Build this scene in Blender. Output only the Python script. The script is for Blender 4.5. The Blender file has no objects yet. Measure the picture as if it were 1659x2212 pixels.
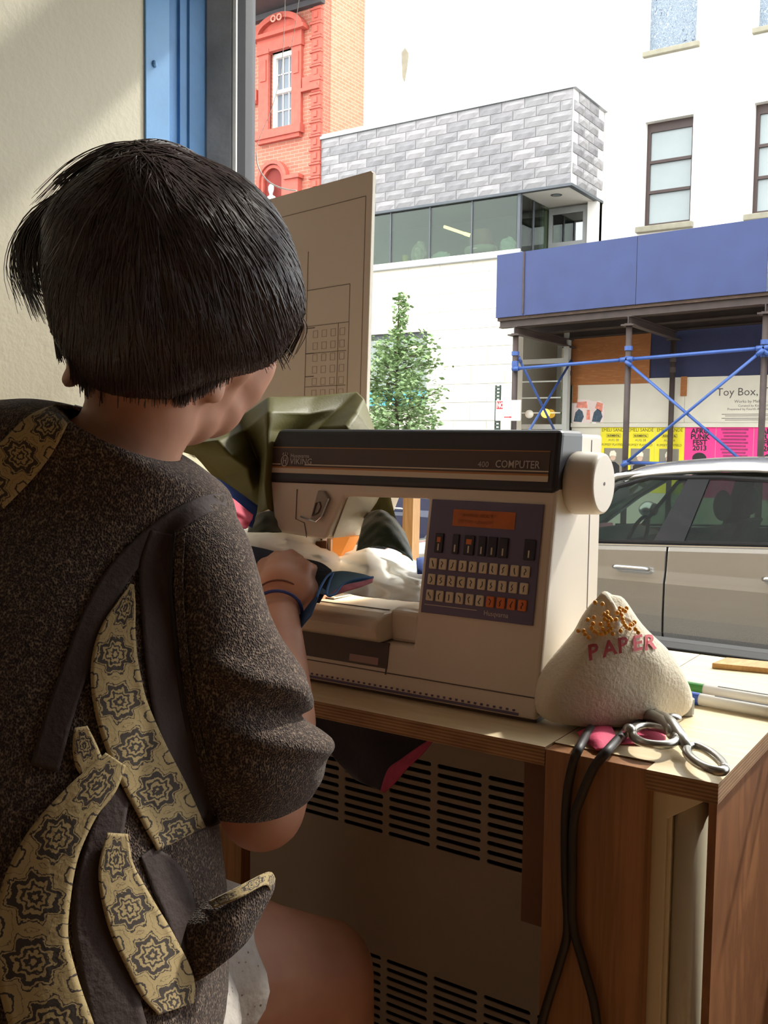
import bpy, bmesh, math, random
from mathutils import Vector, Matrix
from mathutils.bvhtree import BVHTree
R = random.Random(7)
sc = bpy.context.scene
COL = sc.collection
# ------------------------------------------------------------------ camera
FPX, YAW, PITCH, ROLL, EYE = 2085.0, math.radians(33.8), math.radians(3.9), 0.014, 1.02
_f0 = Vector((-math.sin(YAW), math.cos(YAW), 0)); _r0 = Vector((math.cos(YAW), math.sin(YAW), 0)); _up = Vector((0, 0, 1))
FW = _f0*math.cos(PITCH) - _up*math.sin(PITCH)
_u = _up*math.cos(PITCH) + _f0*math.sin(PITCH)
RT = _r0*math.cos(ROLL) + _u*math.sin(ROLL)
UP = _u*math.cos(ROLL) - _r0*math.sin(ROLL)
CP = Vector((0, 0, EYE))
cd = bpy.data.cameras.new('camera'); cam = bpy.data.objects.new('camera', cd); COL.objects.link(cam)
cd.sensor_fit = 'VERTICAL'; cd.sensor_height = 24.0; cd.lens = FPX*24.0/2212.0; cd.clip_start = 0.02; cd.clip_end = 300
cam.matrix_world = Matrix(((RT.x, UP.x, -FW.x, CP.x), (RT.y, UP.y, -FW.y, CP.y), (RT.z, UP.z, -FW.z, CP.z), (0, 0, 0, 1)))
sc.camera = cam
# ------------------------------------------------------------------ sky, sun, exposure
w = bpy.data.worlds.new('sky'); sc.world = w; w.use_nodes = True
bg = w.node_tree.nodes['Background']; bg.inputs[0].default_value = (0.97, 0.985, 1.0, 1); bg.inputs[1].default_value = 4.6
sd = bpy.data.lights.new('sun', 'SUN'); sd.energy = 4.4; sd.angle = math.radians(3.5); sd.color = (1.0, 0.95, 0.86)
sun = bpy.data.objects.new('sun', sd); COL.objects.link(sun)
sun.rotation_euler = Vector((0.36, 1.0, 1.03)).to_track_quat('Z', 'Y').to_euler(); sun.location = (6, 12, 14)
for nm, x0, x1, z0, z1 in (('window_portal', -1.38, 0.9, 0.74, 2.0), ('window_portal', 0.96, 2.4, 0.74, 2.0), ('window_portal', -1.38, 0.9, 2.22, 2.6), ('window_portal', 0.96, 2.4, 2.22, 2.6)):
    pd = bpy.data.lights.new(nm, 'AREA'); pd.shape = 'RECTANGLE'; pd.size = x1-x0; pd.size_y = z1-z0; pd.cycles.is_portal = True
    po = bpy.data.objects.new(nm, pd); COL.objects.link(po); po.location = ((x0+x1)/2, 1.60, (z0+z1)/2); po.rotation_euler = (-math.pi/2, 0, 0)
sc.view_settings.view_transform = 'Standard'; sc.view_settings.look = 'None'; sc.view_settings.gamma = 1.0
sc.view_settings.use_curve_mapping = False; sc.view_settings.exposure = 0.0
sc.cycles.max_bounces = 8; sc.cycles.diffuse_bounces = 4; sc.cycles.transparent_max_bounces = 16; sc.cycles.glossy_bounces = 3
sc.cycles.sample_clamp_indirect = 8.0; sc.cycles.adaptive_threshold = 0.05
# ------------------------------------------------------------------ pixel -> point on a real plane / at a real depth
def ray(x, y): return FW + RT*((x-829.5)/FPX) - UP*((y-1106)/FPX)
def atD(x, y, d): return CP + ray(x, y)*d
def atX(x, y, v): q = ray(x, y); return CP + q*(v/q.x)
def atY(x, y, v): q = ray(x, y); return CP + q*(v/q.y)
def atZ(x, y, v): q = ray(x, y); return CP + q*((v-EYE)/q.z)
# ------------------------------------------------------------------ materials
MATS = {}
def srgb(h):
    if isinstance(h, str):
        c = [int(h[i:i+2], 16)/255 for i in (0, 2, 4)]
        return tuple(x/12.92 if x <= 0.04045 else ((x+0.055)/1.055)**2.4 for x in c)
    return tuple(h)
class NT:
    def __init__(s, name):
        s.m = bpy.data.materials.new(name); s.m.use_nodes = True; s.t = s.m.node_tree
        s.b = s.t.nodes['Principled BSDF']; s.out = s.t.nodes['Material Output']; s._tc = None
    def n(s, typ, **kw):
        x = s.t.nodes.new(typ)
        for k, v in kw.items(): setattr(x, k, v)
        return x
    def l(s, a, b): s.t.links.new(a, b)
    def co(s, kind='Object'):
        if not s._tc: s._tc = s.n('ShaderNodeTexCoord')
        return s._tc.outputs[kind]
    def mapped(s, scale=(1, 1, 1), kind='Object', rot=(0, 0, 0), loc=(0, 0, 0)):
        m = s.n('ShaderNodeMapping'); m.inputs['Scale'].default_value = scale; m.inputs['Rotation'].default_value = rot; m.inputs['Location'].default_value = loc
        s.l(s.co(kind), m.inputs['Vector']); return m.outputs[0]
    def noise(s, vec, scale, detail=4, rough=.55, dist=0):
        x = s.n('ShaderNodeTexNoise'); x.inputs['Scale'].default_value = scale; x.inputs['Detail'].default_value = detail
        x.inputs['Roughness'].default_value = rough; x.inputs['Distortion'].default_value = dist; s.l(vec, x.inputs['Vector']); return x.outputs['Fac']
    def math(s, op, a, b=None, c=None):
        x = s.n('ShaderNodeMath', operation=op)
        for i, v in enumerate((a, b, c)):
            if v is None: continue
            if isinstance(v, (int, float)): x.inputs[i].default_value = v
            else: s.l(v, x.inputs[i])
        return x.outputs[0]
    def ramp(s, fac, stops, interp='LINEAR'):
        x = s.n('ShaderNodeValToRGB'); cr = x.color_ramp; cr.interpolation = interp
        while len(cr.elements) < len(stops): cr.elements.new(.5)
        for e, (p, c) in zip(cr.elements, stops): e.position = p; c = srgb(c); e.color = (*c[:3], 1)
        s.l(fac, x.inputs[0]); return x.outputs[0]
    def mix(s, fac, a, b, blend='MIX'):
        x = s.n('ShaderNodeMix', data_type='RGBA', blend_type=blend)
        for sock, v in ((x.inputs[0], fac), (x.inputs[6], a), (x.inputs[7], b)):
            if isinstance(v, (int, float)): sock.default_value = v
            elif isinstance(v, (tuple, str)): sock.default_value = (*srgb(v)[:3], 1)
            else: s.l(v, sock)
        return x.outputs[2]
    def bump(s, h, strength=.3, dist=.01):
        x = s.n('ShaderNodeBump'); x.inputs['Strength'].default_value = strength; x.inputs['Distance'].default_value = dist
        s.l(h, x.inputs['Height']); s.l(x.outputs[0], s.b.inputs['Normal'])
    def sepxyz(s, vec):
        x = s.n('ShaderNodeSeparateXYZ'); s.l(vec, x.inputs[0]); return x.outputs
    def col(s, c):
        if isinstance(c, (tuple, str)): s.b.inputs['Base Color'].default_value = (*srgb(c)[:3], 1)
        else: s.l(c, s.b.inputs['Base Color'])
    def done(s, rough=.6, metal=0, spec=.5, sheen=0, coat=0):
        s.b.inputs['Roughness'].default_value = rough; s.b.inputs['Metallic'].default_value = metal
        s.b.inputs['Specular IOR Level'].default_value = spec; s.b.inputs['Sheen Weight'].default_value = sheen; s.b.inputs['Coat Weight'].default_value = coat
        return s.m
def plain(name, c, rough=.6, var=.12, vscale=6, bscale=0, bstr=.2, metal=0, spec=.5, sheen=0, coat=0):
    """plain procedural surface: a colour with slight mottling and optional fine relief"""
    if name in MATS: return MATS[name]
    t = NT(name); c = srgb(c)
    nz = t.noise(t.co(), vscale, 5)
    lo = tuple(max(0, x*(1-var)) for x in c); hi = tuple(min(1, x*(1+var)) for x in c)
    t.col(t.ramp(nz, ((.3, lo), (.7, hi))))
    if bscale: t.bump(t.noise(t.co(), bscale, 3), bstr, .004)
    MATS[name] = t.done(rough, metal, spec, sheen, coat); return MATS[name]
def wood(name, c1, c2, rough=.5, scale=(30, 30, 2.5), rot=(0, 0, 0), dist=2.0):
    if name in MATS: return MATS[name]
    t = NT(name); v = t.mapped(scale, rot=rot)
    a = t.noise(v, 1.0, 6, .6, dist); b = t.noise(v, 6.0, 3, .6)
    m = t.math('ADD', t.math('MULTIPLY', a, .75), t.math('MULTIPLY', b, .25))
    t.col(t.ramp(m, ((.32, c1), (.5, c2), (.62, c1), (.75, c2)))); t.bump(b, .08, .002)
    MATS[name] = t.done(rough); return MATS[name]
def glassmat(name, tint=(1, 1, 1), refl=.06, rough=0.0):
    if name in MATS: return MATS[name]
    t = NT(name); tr = t.n('ShaderNodeBsdfTransparent'); tr.inputs[0].default_value = (*tint, 1)
    gl = t.n('ShaderNodeBsdfGlossy'); gl.inputs['Roughness'].default_value = rough
    mx = t.n('ShaderNodeMixShader'); fr = t.n('ShaderNodeFresnel'); fr.inputs[0].default_value = 1.2 if refl < .05 else 1.45
    fac = t.math('MULTIPLY', fr.outputs[0], refl/.04); fac = t.math('MINIMUM', fac, .9)
    t.l(fac, mx.inputs[0]); t.l(tr.outputs[0], mx.inputs[1]); t.l(gl.outputs[0], mx.inputs[2]); t.l(mx.outputs[0], t.out.inputs[0])
    MATS[name] = t.m; return t.m
def emit(name, c, s):
    if name in MATS: return MATS[name]
    t = NT(name); t.b.inputs['Base Color'].default_value = (*srgb(c), 1); t.b.inputs['Emission Color'].default_value = (*srgb(c), 1); t.b.inputs['Emission Strength'].default_value = s
    MATS[name] = t.m; return t.m
# ------------------------------------------------------------------ mesh builder
class MB:
    def __init__(s): s.v = []; s.f = []; s.uv = None; s.mi = []
    def add(s, vs, fs, mi=0):
        o = len(s.v); s.v += [Vector(p) for p in vs]; s.f += [tuple(i+o for i in f) for f in fs]; s.mi += [mi]*len(fs); return s
    def box(s, x0, x1, y0, y1, z0, z1, mi=0):
        return s.add([(x, y, z) for x in (x0, x1) for y in (y0, y1) for z in (z0, z1)], [(0, 1, 3, 2), (4, 6, 7, 5), (0, 4, 5, 1), (2, 3, 7, 6), (0, 2, 6, 4), (1, 5, 7, 3)], mi)
    def prism(s, a, b, mi=0):
        """two matching rings joined and capped"""
        n = len(a)
        return s.add(list(a)+list(b), [tuple(range(n))[::-1], tuple(range(n, 2*n))] + [(i, (i+1) % n, n+(i+1) % n, n+i) for i in range(n)], mi)
    def pz(s, poly, z0, z1, mi=0): return s.prism([(x, y, z0) for x, y in poly], [(x, y, z1) for x, y in poly], mi)
    def py(s, poly, y0, y1, mi=0): return s.prism([(x, y0, z) for x, z in poly], [(x, y1, z) for x, z in poly], mi)
    def px(s, poly, x0, x1, mi=0): return s.prism([(x0, y, z) for y, z in poly], [(x1, y, z) for y, z in poly], mi)
    def loft(s, rings, caps=True, closed=True, mi=0):
        n = len(rings[0]); vs = [p for r in rings for p in r]; fs = []
        for i in range(len(rings)-1):
            for j in range(n if closed else n-1):
                k = (j+1) % n; fs.append((i*n+j, i*n+k, (i+1)*n+k, (i+1)*n+j))
        if caps and closed: fs += [tuple(range(n))[::-1], tuple(range((len(rings)-1)*n, len(rings)*n))]
        return s.add(vs, fs, mi)
    def tube(s, pts, r, n=8, mi=0, caps=True, flat=1.0, ref=None):
        pts = [Vector(p) for p in pts]; rings = []; N = len(pts)
        rr = r if isinstance(r, (list, tuple)) else [r]*N
        t0 = (pts[1]-pts[0]).normalized(); nrm = Vector(ref) if ref is not None else (Vector((0, 0, 1)) if abs(t0.z) < .9 else Vector((1, 0, 0)))
        nrm = (nrm - t0*nrm.dot(t0)).normalized()
        for i, p in enumerate(pts):
            t = (pts[min(i+1, N-1)]-pts[max(i-1, 0)]).normalized()
            nrm = (nrm - t*nrm.dot(t)).normalized(); b = t.cross(nrm)
            rings.append([p + (nrm*math.cos(2*math.pi*k/n)*flat + b*math.sin(2*math.pi*k/n))*rr[i] for k in range(n)])
        return s.loft(rings, caps, True, mi)
    def cyl(s, a, b, r, n=16, r2=None, mi=0): return s.tube([a, b], [r, r if r2 is None else r2], n, mi)
    def ball(s, c, r, nu=16, nv=10, mi=0):
        c = Vector(c); r = Vector(r) if not isinstance(r, (int, float)) else Vector((r, r, r)); rings = []
        for i in range(nv+1):
            a = math.pi*i/nv; q = max(math.sin(a), 1e-4)
            rings.append([c + Vector((r.x*q*math.cos(2*math.pi*j/nu), r.y*q*math.sin(2*math.pi*j/nu), r.z*math.cos(a))) for j in range(nu)])
        return s.loft(rings, True, True, mi)
    def grid(s, rows, mi=0): return s.loft(rows, False, False, mi)
    def xf(s, m, start=0):
        for i in range(start, len(s.v)): s.v[i] = m @ s.v[i]
        return s
WL = {}
def wloc(o): return WL.get(o.name, Vector((0, 0, 0)))
def put(o, parent, loc):
    COL.objects.link(o); WL[o.name] = Vector(loc)
    if parent: o.parent = parent; o.location = Vector(loc) - wloc(parent)
    else: o.location = loc
def tag(o, label=None, cat=None, group=None, kind=None):
    for k, v in (('label', label), ('category', cat), ('group', group), ('kind', kind)):
        if v: o[k] = v
    return o
def thing(name, loc, label=None, cat=None, group=None, kind=None):
    o = bpy.data.objects.new(name, None); o.empty_display_size = .05; put(o, None, loc); return tag(o, label, cat, group, kind)
def obj(name, mb, mat, parent=None, smooth=False, bevel=0, seg=2, sub=0, solid=0, label=None, cat=None, group=None, kind=None, recalc=True, uv=None, autos=None):
    c = sum(mb.v, Vector())/len(mb.v); zlo = min(p.z for p in mb.v); c.z = zlo if parent is None else c.z
    me = bpy.data.meshes.new(name); me.from_pydata([p-c for p in mb.v], [], mb.f); me.update()
    mats = mat if isinstance(mat, (list, tuple)) else [mat]
    for m in mats: me.materials.append(m)
    if len(mats) > 1: me.polygons.foreach_set('material_index', mb.mi)
    if uv:
        ul = me.uv_layers.new(name='UVMap')
        for lp in me.loops: ul.data[lp.index].uv = uv[lp.vertex_index]
    if recalc:
        bm = bmesh.new(); bm.from_mesh(me); bmesh.ops.recalc_face_normals(bm, faces=bm.faces); bm.to_mesh(me); bm.free()
    o = bpy.data.objects.new(name, me); put(o, parent, c)
    if smooth: me.polygons.foreach_set('use_smooth', [True]*len(me.polygons))
    if solid: md = o.modifiers.new('thickness', 'SOLIDIFY'); md.thickness = solid; md.offset = 0
    if sub: md = o.modifiers.new('smooth', 'SUBSURF'); md.levels = sub; md.render_levels = sub
    if bevel: md = o.modifiers.new('bevel', 'BEVEL'); md.width = bevel; md.segments = seg; md.limit_method = 'ANGLE'; md.angle_limit = math.radians(40)
    if bevel and not smooth: me.polygons.foreach_set('use_smooth', [False]*len(me.polygons))
    return tag(o, label, cat, group, kind)
def clone(o, parent, loc, scale=None):
    """copy of one mesh object sharing its mesh"""
    c = o.copy(); put(c, parent, loc)
    if scale: c.scale = scale
    return c
def S(o): return tag(o, kind='structure')
def text(name, body, size, org, xd, yd, mat, parent, align='LEFT', sx=1.0, thick=.0004, off=None, spacing=1.0, bold=0, conform=None):
    """flat lettering as a thin mesh lying in the plane of xd, yd"""
    cu = bpy.data.curves.new(name, 'FONT'); cu.body = body; cu.size = size; cu.align_x = align; cu.resolution_u = 2; cu.space_character = spacing; cu.offset = bold
    tmp = bpy.data.objects.new('tmp_text', cu); COL.objects.link(tmp)
    dg = bpy.context.evaluated_depsgraph_get(); ev = tmp.evaluated_get(dg); me0 = ev.to_mesh()
    vs = [v.co.copy() for v in me0.vertices]; fs = [tuple(p.vertices) for p in me0.polygons]
    ev.to_mesh_clear(); bpy.data.objects.remove(tmp)
    xd = Vector(xd).normalized(); yd = Vector(yd).normalized(); nn = xd.cross(yd); org = Vector(org); mb = MB()
    pts = [org + xd*(v.x*sx) + yd*v.y for v in vs]
    if conform: pts = [conform(p, nn) for p in pts]
    mb.add([p + nn*thick for p in pts], fs)
    return obj(name, mb, mat, parent, recalc=False)
def catmull(p, t):
    n = len(p); x = min(max(t, 0), 1)*(n-1); i = min(int(x), n-2); u = x-i
    a, b, c, d = p[max(i-1, 0)], p[i], p[i+1], p[min(i+2, n-1)]
    return b + (c-a)*(u*.5) + (a*2-b*5+c*4-d)*(u*u*.5) + (b*3-a-c*3+d)*(u*u*u*.5)
def patch(rows, nu, nv):
    """smooth sheet through a lattice of control points -> grid of points, and its uv list"""
    rs = [[catmull(r, j/(nu-1)) for j in range(nu)] for r in rows]; out = []; uv = []
    for i in range(nv):
        out.append([catmull([r[j] for r in rs], i/(nv-1)) for j in range(nu)]); uv += [(j/(nu-1), i/(nv-1)) for j in range(nu)]
    return out, uv
def spline(pts, n): pts = [Vector(p) for p in pts]; return [catmull(pts, i/(n-1)) for i in range(n)]
SZ = -.46
# ================================================================== THE ROOM
paint_wall = plain('cream_wall_paint', 'd9d3be', .75, .05, 2.0, 90, .18)
ceil_paint = plain('ceiling_paint', 'c6beb4', .8, .04, 2)
floor_wood = wood('floor_boards', 'a27c54', '8c6844', .45, (2, 14, 2))
blue_paint = plain('blue_frame_paint', '6aa2d8', .42, .12, 5, 40, .1)
blue_dark = plain('shaded_blue_paint', '4c86c0', .5, .2, 5, 60, .15)  # darker frame blue: shading of the angled reveal put into the colour
grey_wood = plain('weathered_grey_wood', '8f979d', .7, .28, 9, 70, .3)
dark_trim = plain('dark_rubber_trim', '515156', .6, .1)
alu = plain('dull_aluminium', 'b8b6b0', .4, .08, 8, metal=.6)
warm_wall = plain('warm_shop_wall', 'a88f74', .75, .1, 1.5)
def struct(name, mb, mat, **k): return S(obj(name, mb, mat, **k))
struct('floor', MB().box(-1.6, 3.1, -3.0, 1.6, -.08, 0), floor_wood)
struct('ceiling', MB().box(-1.6, 3.1, -3.0, 1.6, 2.95, 3.05), ceil_paint)
struct('wall_left', MB().box(-1.6, -1.43, -3.0, 1.30, 0, 2.95), paint_wall)
struct('wall_right', MB().box(3.0, 3.15, -3.0, 1.6, 0, 2.95), warm_wall)
struct('wall_back', MB().box(-1.6, 3.15, -3.15, -3.0, 0, 2.95), warm_wall)
wf = thing('wall_front', (0.8, 1.56, 0), kind='structure')
obj('sill_wall', MB().box(-1.43, 3.0, 1.34, 1.62, 0, .70), paint_wall, wf)
obj('head_wall', MB().box(-1.43, 3.0, 1.50, 1.62, 2.6, 2.95), paint_wall, wf)
obj('end_wall', MB().box(2.4, 3.0, 1.50, 1.62, .70, 2.6), warm_wall, wf)
front_m = plain('beige_shop_front', '8a7b64', .7, .1, 2)
obj('outer_front', MB().box(-14, -1.6, 1.5, 1.62, SZ, 4.2).box(3.15, 14, 1.5, 1.62, SZ, 4.2).box(-1.6, 3.15, 1.5, 1.62, 2.95, 4.2).box(-1.6, 3.15, 1.56, 1.64, SZ, 0), front_m, wf)
for k in range(7): obj('outer_board', MB().box(-6, 9, 1.62, 1.66, SZ+.02+.155*k, SZ+.165+.155*k), front_m, wf)
wn = thing('window_1', (-.2, 1.5, .70), kind='structure')
# left jamb: blue steel face, long blue reveal with fillets, grey weathered strip, dark gasket
obj('jamb_face', MB().pz([(-1.47, 1.300), (-1.426, 1.300), (-1.426, 1.362), (-1.47, 1.362)], .70, 2.6), blue_paint, wn, bevel=.002)
obj('jamb_reveal', MB().pz([(-1.47, 1.362), (-1.436, 1.362), (-1.436, 1.392), (-1.431, 1.394), (-1.436, 1.398), (-1.436, 1.418), (-1.432, 1.421), (-1.436, 1.425), (-1.434, 1.475), (-1.47, 1.475)], .70, 2.6), blue_dark, wn)
obj('jamb_strip', MB().pz([(-1.47, 1.466), (-1.430, 1.468), (-1.394, 1.500), (-1.394, 1.56), (-1.47, 1.56)], .70, 2.6), grey_wood, wn, bevel=.002)
obj('jamb_bead', MB().pz([(-1.395, 1.502), (-1.391, 1.502), (-1.388, 1.508), (-1.388, 1.56), (-1.395, 1.56)], .70, 2.6), alu, wn)
obj('jamb_gasket', MB().pz([(-1.388, 1.512), (-1.382, 1.530), (-1.382, 1.56), (-1.388, 1.56)], .70, 2.6), dark_trim, wn)
obj('bolt', MB().ball((-1.425, 1.322, 1.74), (.004, .0055, .007), 12, 8), blue_paint, wn, smooth=True)
obj('transom_bar', MB().box(-1.388, 2.4, 1.515, 1.585, 2.0, 2.22), blue_paint, wn, bevel=.004)
obj('bottom_rail', MB().box(-1.388, 2.4, 1.50, 1.585, .70, .710), plain('black_sill_rubber', '171514', .8, .1), wn, bevel=.003)
for z0, z1 in ((.710, 2.0), (2.22, 2.6)): obj('mullion', MB().box(.90, .96, 1.515, 1.585, z0, z1), blue_paint, wn, bevel=.003)
shop_glass = glassmat('shop_window_glass', (.985, .995, .99), .02)
for x0, x1, z0, z1 in ((-1.388, .9, .710, 2.0), (.96, 2.4, .710, 2.0), (-1.388, .9, 2.22, 2.6), (.96, 2.4, 2.22, 2.6)):
    obj('pane', MB().box(x0, x1, 1.546, 1.552, z0, z1), shop_glass, wn)
# ================================================================== THE STREET
SZ = -.46
asphalt = plain('asphalt', '5a5a5c', .85, .2, 3, 60, .4)
concrete = plain('sidewalk_concrete', 'b4b0a8', .85, .12, 2, 40, .2)
struct('street', MB().box(-40, 30, 1.66, 40, SZ-.2, SZ), asphalt)
struct('sidewalk_near', MB().box(-40, 30, 1.66, 5.2, SZ, SZ+.12), plain('darkened_near_sidewalk', '5d5850', .85, .15, 2, 40, .2))  # unseen ground, darkened so the car doors reflect a dark tone
struct('sidewalk_far', MB().box(-40, 30, 12.2, 15.3, SZ, SZ+.12), concrete)
YF, YW = 14.03, 15.3
# ------------------------------------------------------------------ white building with the set-back wall
white_wall = plain('white_painted_masonry', 'f4f2ea', .8, .05, 1.2, 12, .15)
sash_brown = plain('brown_sash_paint', '3e2c28', .5, .1)
frost = plain('frosted_pane', '929b9c', .25, .06, 2)
sill_stone = plain('sill_stone', '8f8a78', .8, .15, 8)
wb = thing('white_building', (-1, YW+2, SZ), 'white painted masonry building with tall sash windows above the blue shed', 'building')
def wall_with_holes(x0, x1, z0, z1, y0, y1, holes):
    """wall slab cut by a row of rectangular holes, from boxes; holes: (x0,x1,z0,z1)"""
    mb = MB(); xs = sorted({x0, x1, *[h[0] for h in holes], *[h[1] for h in holes]}); zs = sorted({z0, z1, *[h[2] for h in holes], *[h[3] for h in holes]})
    for i in range(len(xs)-1):
        run = None
        for k in range(len(zs)-1):
            cx, cz = (xs[i]+xs[i+1])/2, (zs[k]+zs[k+1])/2
            solid = not any(h[0] < cx < h[1] and h[2] < cz < h[3] for h in holes)
            if solid and run is None: run = zs[k]
            if run is not None and (not solid or k == len(zs)-2):
                mb.box(xs[i], xs[i+1], y0, y1, run, zs[k+1] if solid else zs[k]); run = None
    return mb
WIN = [(-5.36, -4.60), (-3.70, -2.94), (-2.04, -1.28)]
holes = [(a, c, 4.56, 6.20) for a, c in WIN] + [(a, c, 7.27, 8.9) for a, c in WIN]
obj('wall', wall_with_holes(-6.04, 2.0, SZ, 10.5, YW, YW+.3, holes), white_wall, wb)
obj('setback_wall', MB().box(-10.85, -6.04, YW+.02, YW+.3, 3.6, 10.5), white_wall, wb)
stain = plain('old_damp_stain', '908a78', .9, .15, 8)
obj('stain', MB().py([(-9.95+x, 7.9+z) for x, z in ((-.06, .35), (.02, .42), (.1, .3), (.07, .05), (.02, -.2), (-.03, -.1))], YW+.012, YW+.02), stain, wb)
for k, (a, c) in enumerate(WIN):
    f = obj('window_frame', MB().box(a, a+.06, YW+.12, YW+.2, 4.56, 6.2).box(c-.05, c, YW+.12, YW+.2, 4.56, 6.2).box(a+.06, c-.05, YW+.12, YW+.2, 6.06, 6.2).box(a+.06, c-.05, YW+.12, YW+.2, 4.56, 4.63)
            .box(a+.06, c-.05, YW+.11, YW+.19, 5.1, 5.145).box(a+.06, c-.05, YW+.11, YW+.19, 5.57, 5.615), sash_brown, wb)
    for z0, z1 in ((4.63, 5.1), (5.145, 5.57), (5.615, 6.06)): obj('pane', MB().box(a+.06, c-.05, YW+.15, YW+.17, z0, z1), frost, f)
    obj('window_sill', MB().box(a-.08, c+.06, YW-.1, YW+.1, 4.47, 4.56), sill_stone, wb, bevel=.01)
# paint-scrawled upper windows
t = NT('scrawled_window_boards'); v = t.mapped((5, 1, 3)); t.col(t.ramp(t.noise(v, 3.2, 6, .7, 2.5), ((.40, 'a4adb6'), (.48, '46586a'), (.54, '9aa5b0'), (.62, '25344a')))); scrawl = t.done(.6)
for a, c in WIN:
    obj('painted_window', MB().box(a, c, YW+.1, YW+.14, 7.27, 8.9), scrawl, wb)
    obj('window_sill', MB().box(a-.06, c+.06, YW-.08, YW+.1, 7.19, 7.27), sill_stone, wb, bevel=.01)
# ------------------------------------------------------------------ split-face stone building
mortar = plain('pale_mortar', 'dedbd8', .9, .06, 6)
stone_m = []
for i, c in enumerate(('8c8a8b', '838183', '969394')): stone_m.append(plain('split_face_stone_%s' % ('mid', 'dark', 'pale')[i], c, .9, .22, 5, 22, .6))
metal_grey = plain('grey_metal_coping', 'a5a8ab', .45, .06, 4, metal=.4)
dark_metal = plain('dark_metal_edge', '4c5157', .5, .08)
cream_tile = plain('cream_stone_tile', 'efe8d6', .75, .05, 3)
joint_grey = plain('tile_joint', 'c9c2b4', .9, .05)
sb = thing('stone_building', (-8.4, YF+.6, SZ), 'grey split-face stone block building with a long glass strip window', 'building')
XL, XR, ZB, ZT = -10.85, -6.04, 5.06, 6.47
obj('upper_core', MB().box(XL, XR-.006, YF+.006, YW+.02, ZB, ZT), mortar, sb)
rows = 9; hh = (ZT-ZB)/rows; bl = .40
protos = []
def stone_block(L, H, seed, axis):
    """rough-faced block: front face on a small grid pushed in and out"""
    r = random.Random(seed); nx, nz = 5, 3; mb = MB(); fr = []; bk = []
    for k in range(nz):
        for i in range(nx):
            d = 0 if i in (0, nx-1) or k in (0, nz-1) else r.uniform(.012, .034)
            p = (-L/2+L*i/(nx-1), -d, -H/2+H*k/(nz-1)); fr.append(p)
    q = lambda i, k: k*nx+i
    fs = [(q(i, k), q(i+1, k), q(i+1, k+1), q(i, k+1)) for k in range(nz-1) for i in range(nx-1)]
    ring = [q(i, 0) for i in range(nx)] + [q(nx-1, k) for k in range(1, nz)] + [q(i, nz-1) for i in range(nx-2, -1, -1)] + [q(0, k) for k in range(nz-2, 0, -1)]
    vs = list(fr); base = len(vs); vs += [(fr[j][0], .03, fr[j][2]) for j in ring]
    fs += [(ring[(j+1) % len(ring)], ring[j], base+j, base+(j+1) % len(ring)) for j in range(len(ring))]
    if axis == 'x': vs = [(-y, x, z) for x, y, z in vs]
    return mb.add(vs, fs)
def block_course(proto, x, y, z, parent): return clone(proto, parent, (x, y, z))
gap = .009
for v_ in range(6):
    m_ = stone_block(bl-gap, hh-gap, v_, 'y'); p = obj('stone_block', m_, stone_m[v_ % 3], sb, recalc=False); protos.append(p)
sides = []
half = obj('stone_block', stone_block(bl/2-gap, hh-gap, 11, 'y'), stone_m[0], sb, recalc=False)
sides = [obj('stone_block', stone_block(bl-gap, hh-gap, 20+v_, 'x'), stone_m[v_], sb, recalc=False) for v_ in range(3)]
used = set()
def lay(proto, p):
    if proto.name not in used:
        used.add(proto.name); proto.location = Vector(p)-wloc(sb); WL[proto.name] = Vector(p)
    else: clone(proto, sb, p)
for r_ in range(rows):
    z = ZB+hh*(r_+.5); off = (r_ % 2)*bl/2; x = XL
    if off: lay(half, (x+bl/4, YF, z)); x += bl/2
    while x+bl <= XR+.01: lay(R.choice(protos), (x+bl/2, YF, z)); x += bl
    if x+bl/2 <= XR+.01: lay(half, (x+bl/4, YF, z))
    y = YF+.03+(0 if r_ % 2 else bl/2-.02)
    while y+bl < YW+.1: lay(R.choice(sides), (XR, y+bl/2, z)); y += bl
obj('coping', MB().box(XL, XR+.05, YF-.05, YW, ZT, ZT+.05).box(XL, XR+.02, YF-.02, YW, ZT+.05, ZT+.09), metal_grey, sb)
obj('drip_edge', MB().box(XL, XR+.02, YF-.03, YF+.06, ZB-.04, ZB).box(XR-.06, XR+.02, YF+.06, YW, ZB-.04, ZB), dark_metal, sb)
soffit = plain('white_soffit', 'e9e6e0', .6, .03)
obj('soffit', MB().box(-6.93, XR-.06, YF+.06, YW, ZB-.03, ZB), soffit, sb)
dl = obj('downlight', MB().tube([(-6.47, 14.45, ZB-.034), (-6.47, 14.45, ZB-.03)], .09, 20), dark_metal, sb)
obj('lens', MB().tube([(-6.47, 14.45, ZB-.037), (-6.47, 14.45, ZB-.034)], .06, 16), frost, dl)
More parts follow.
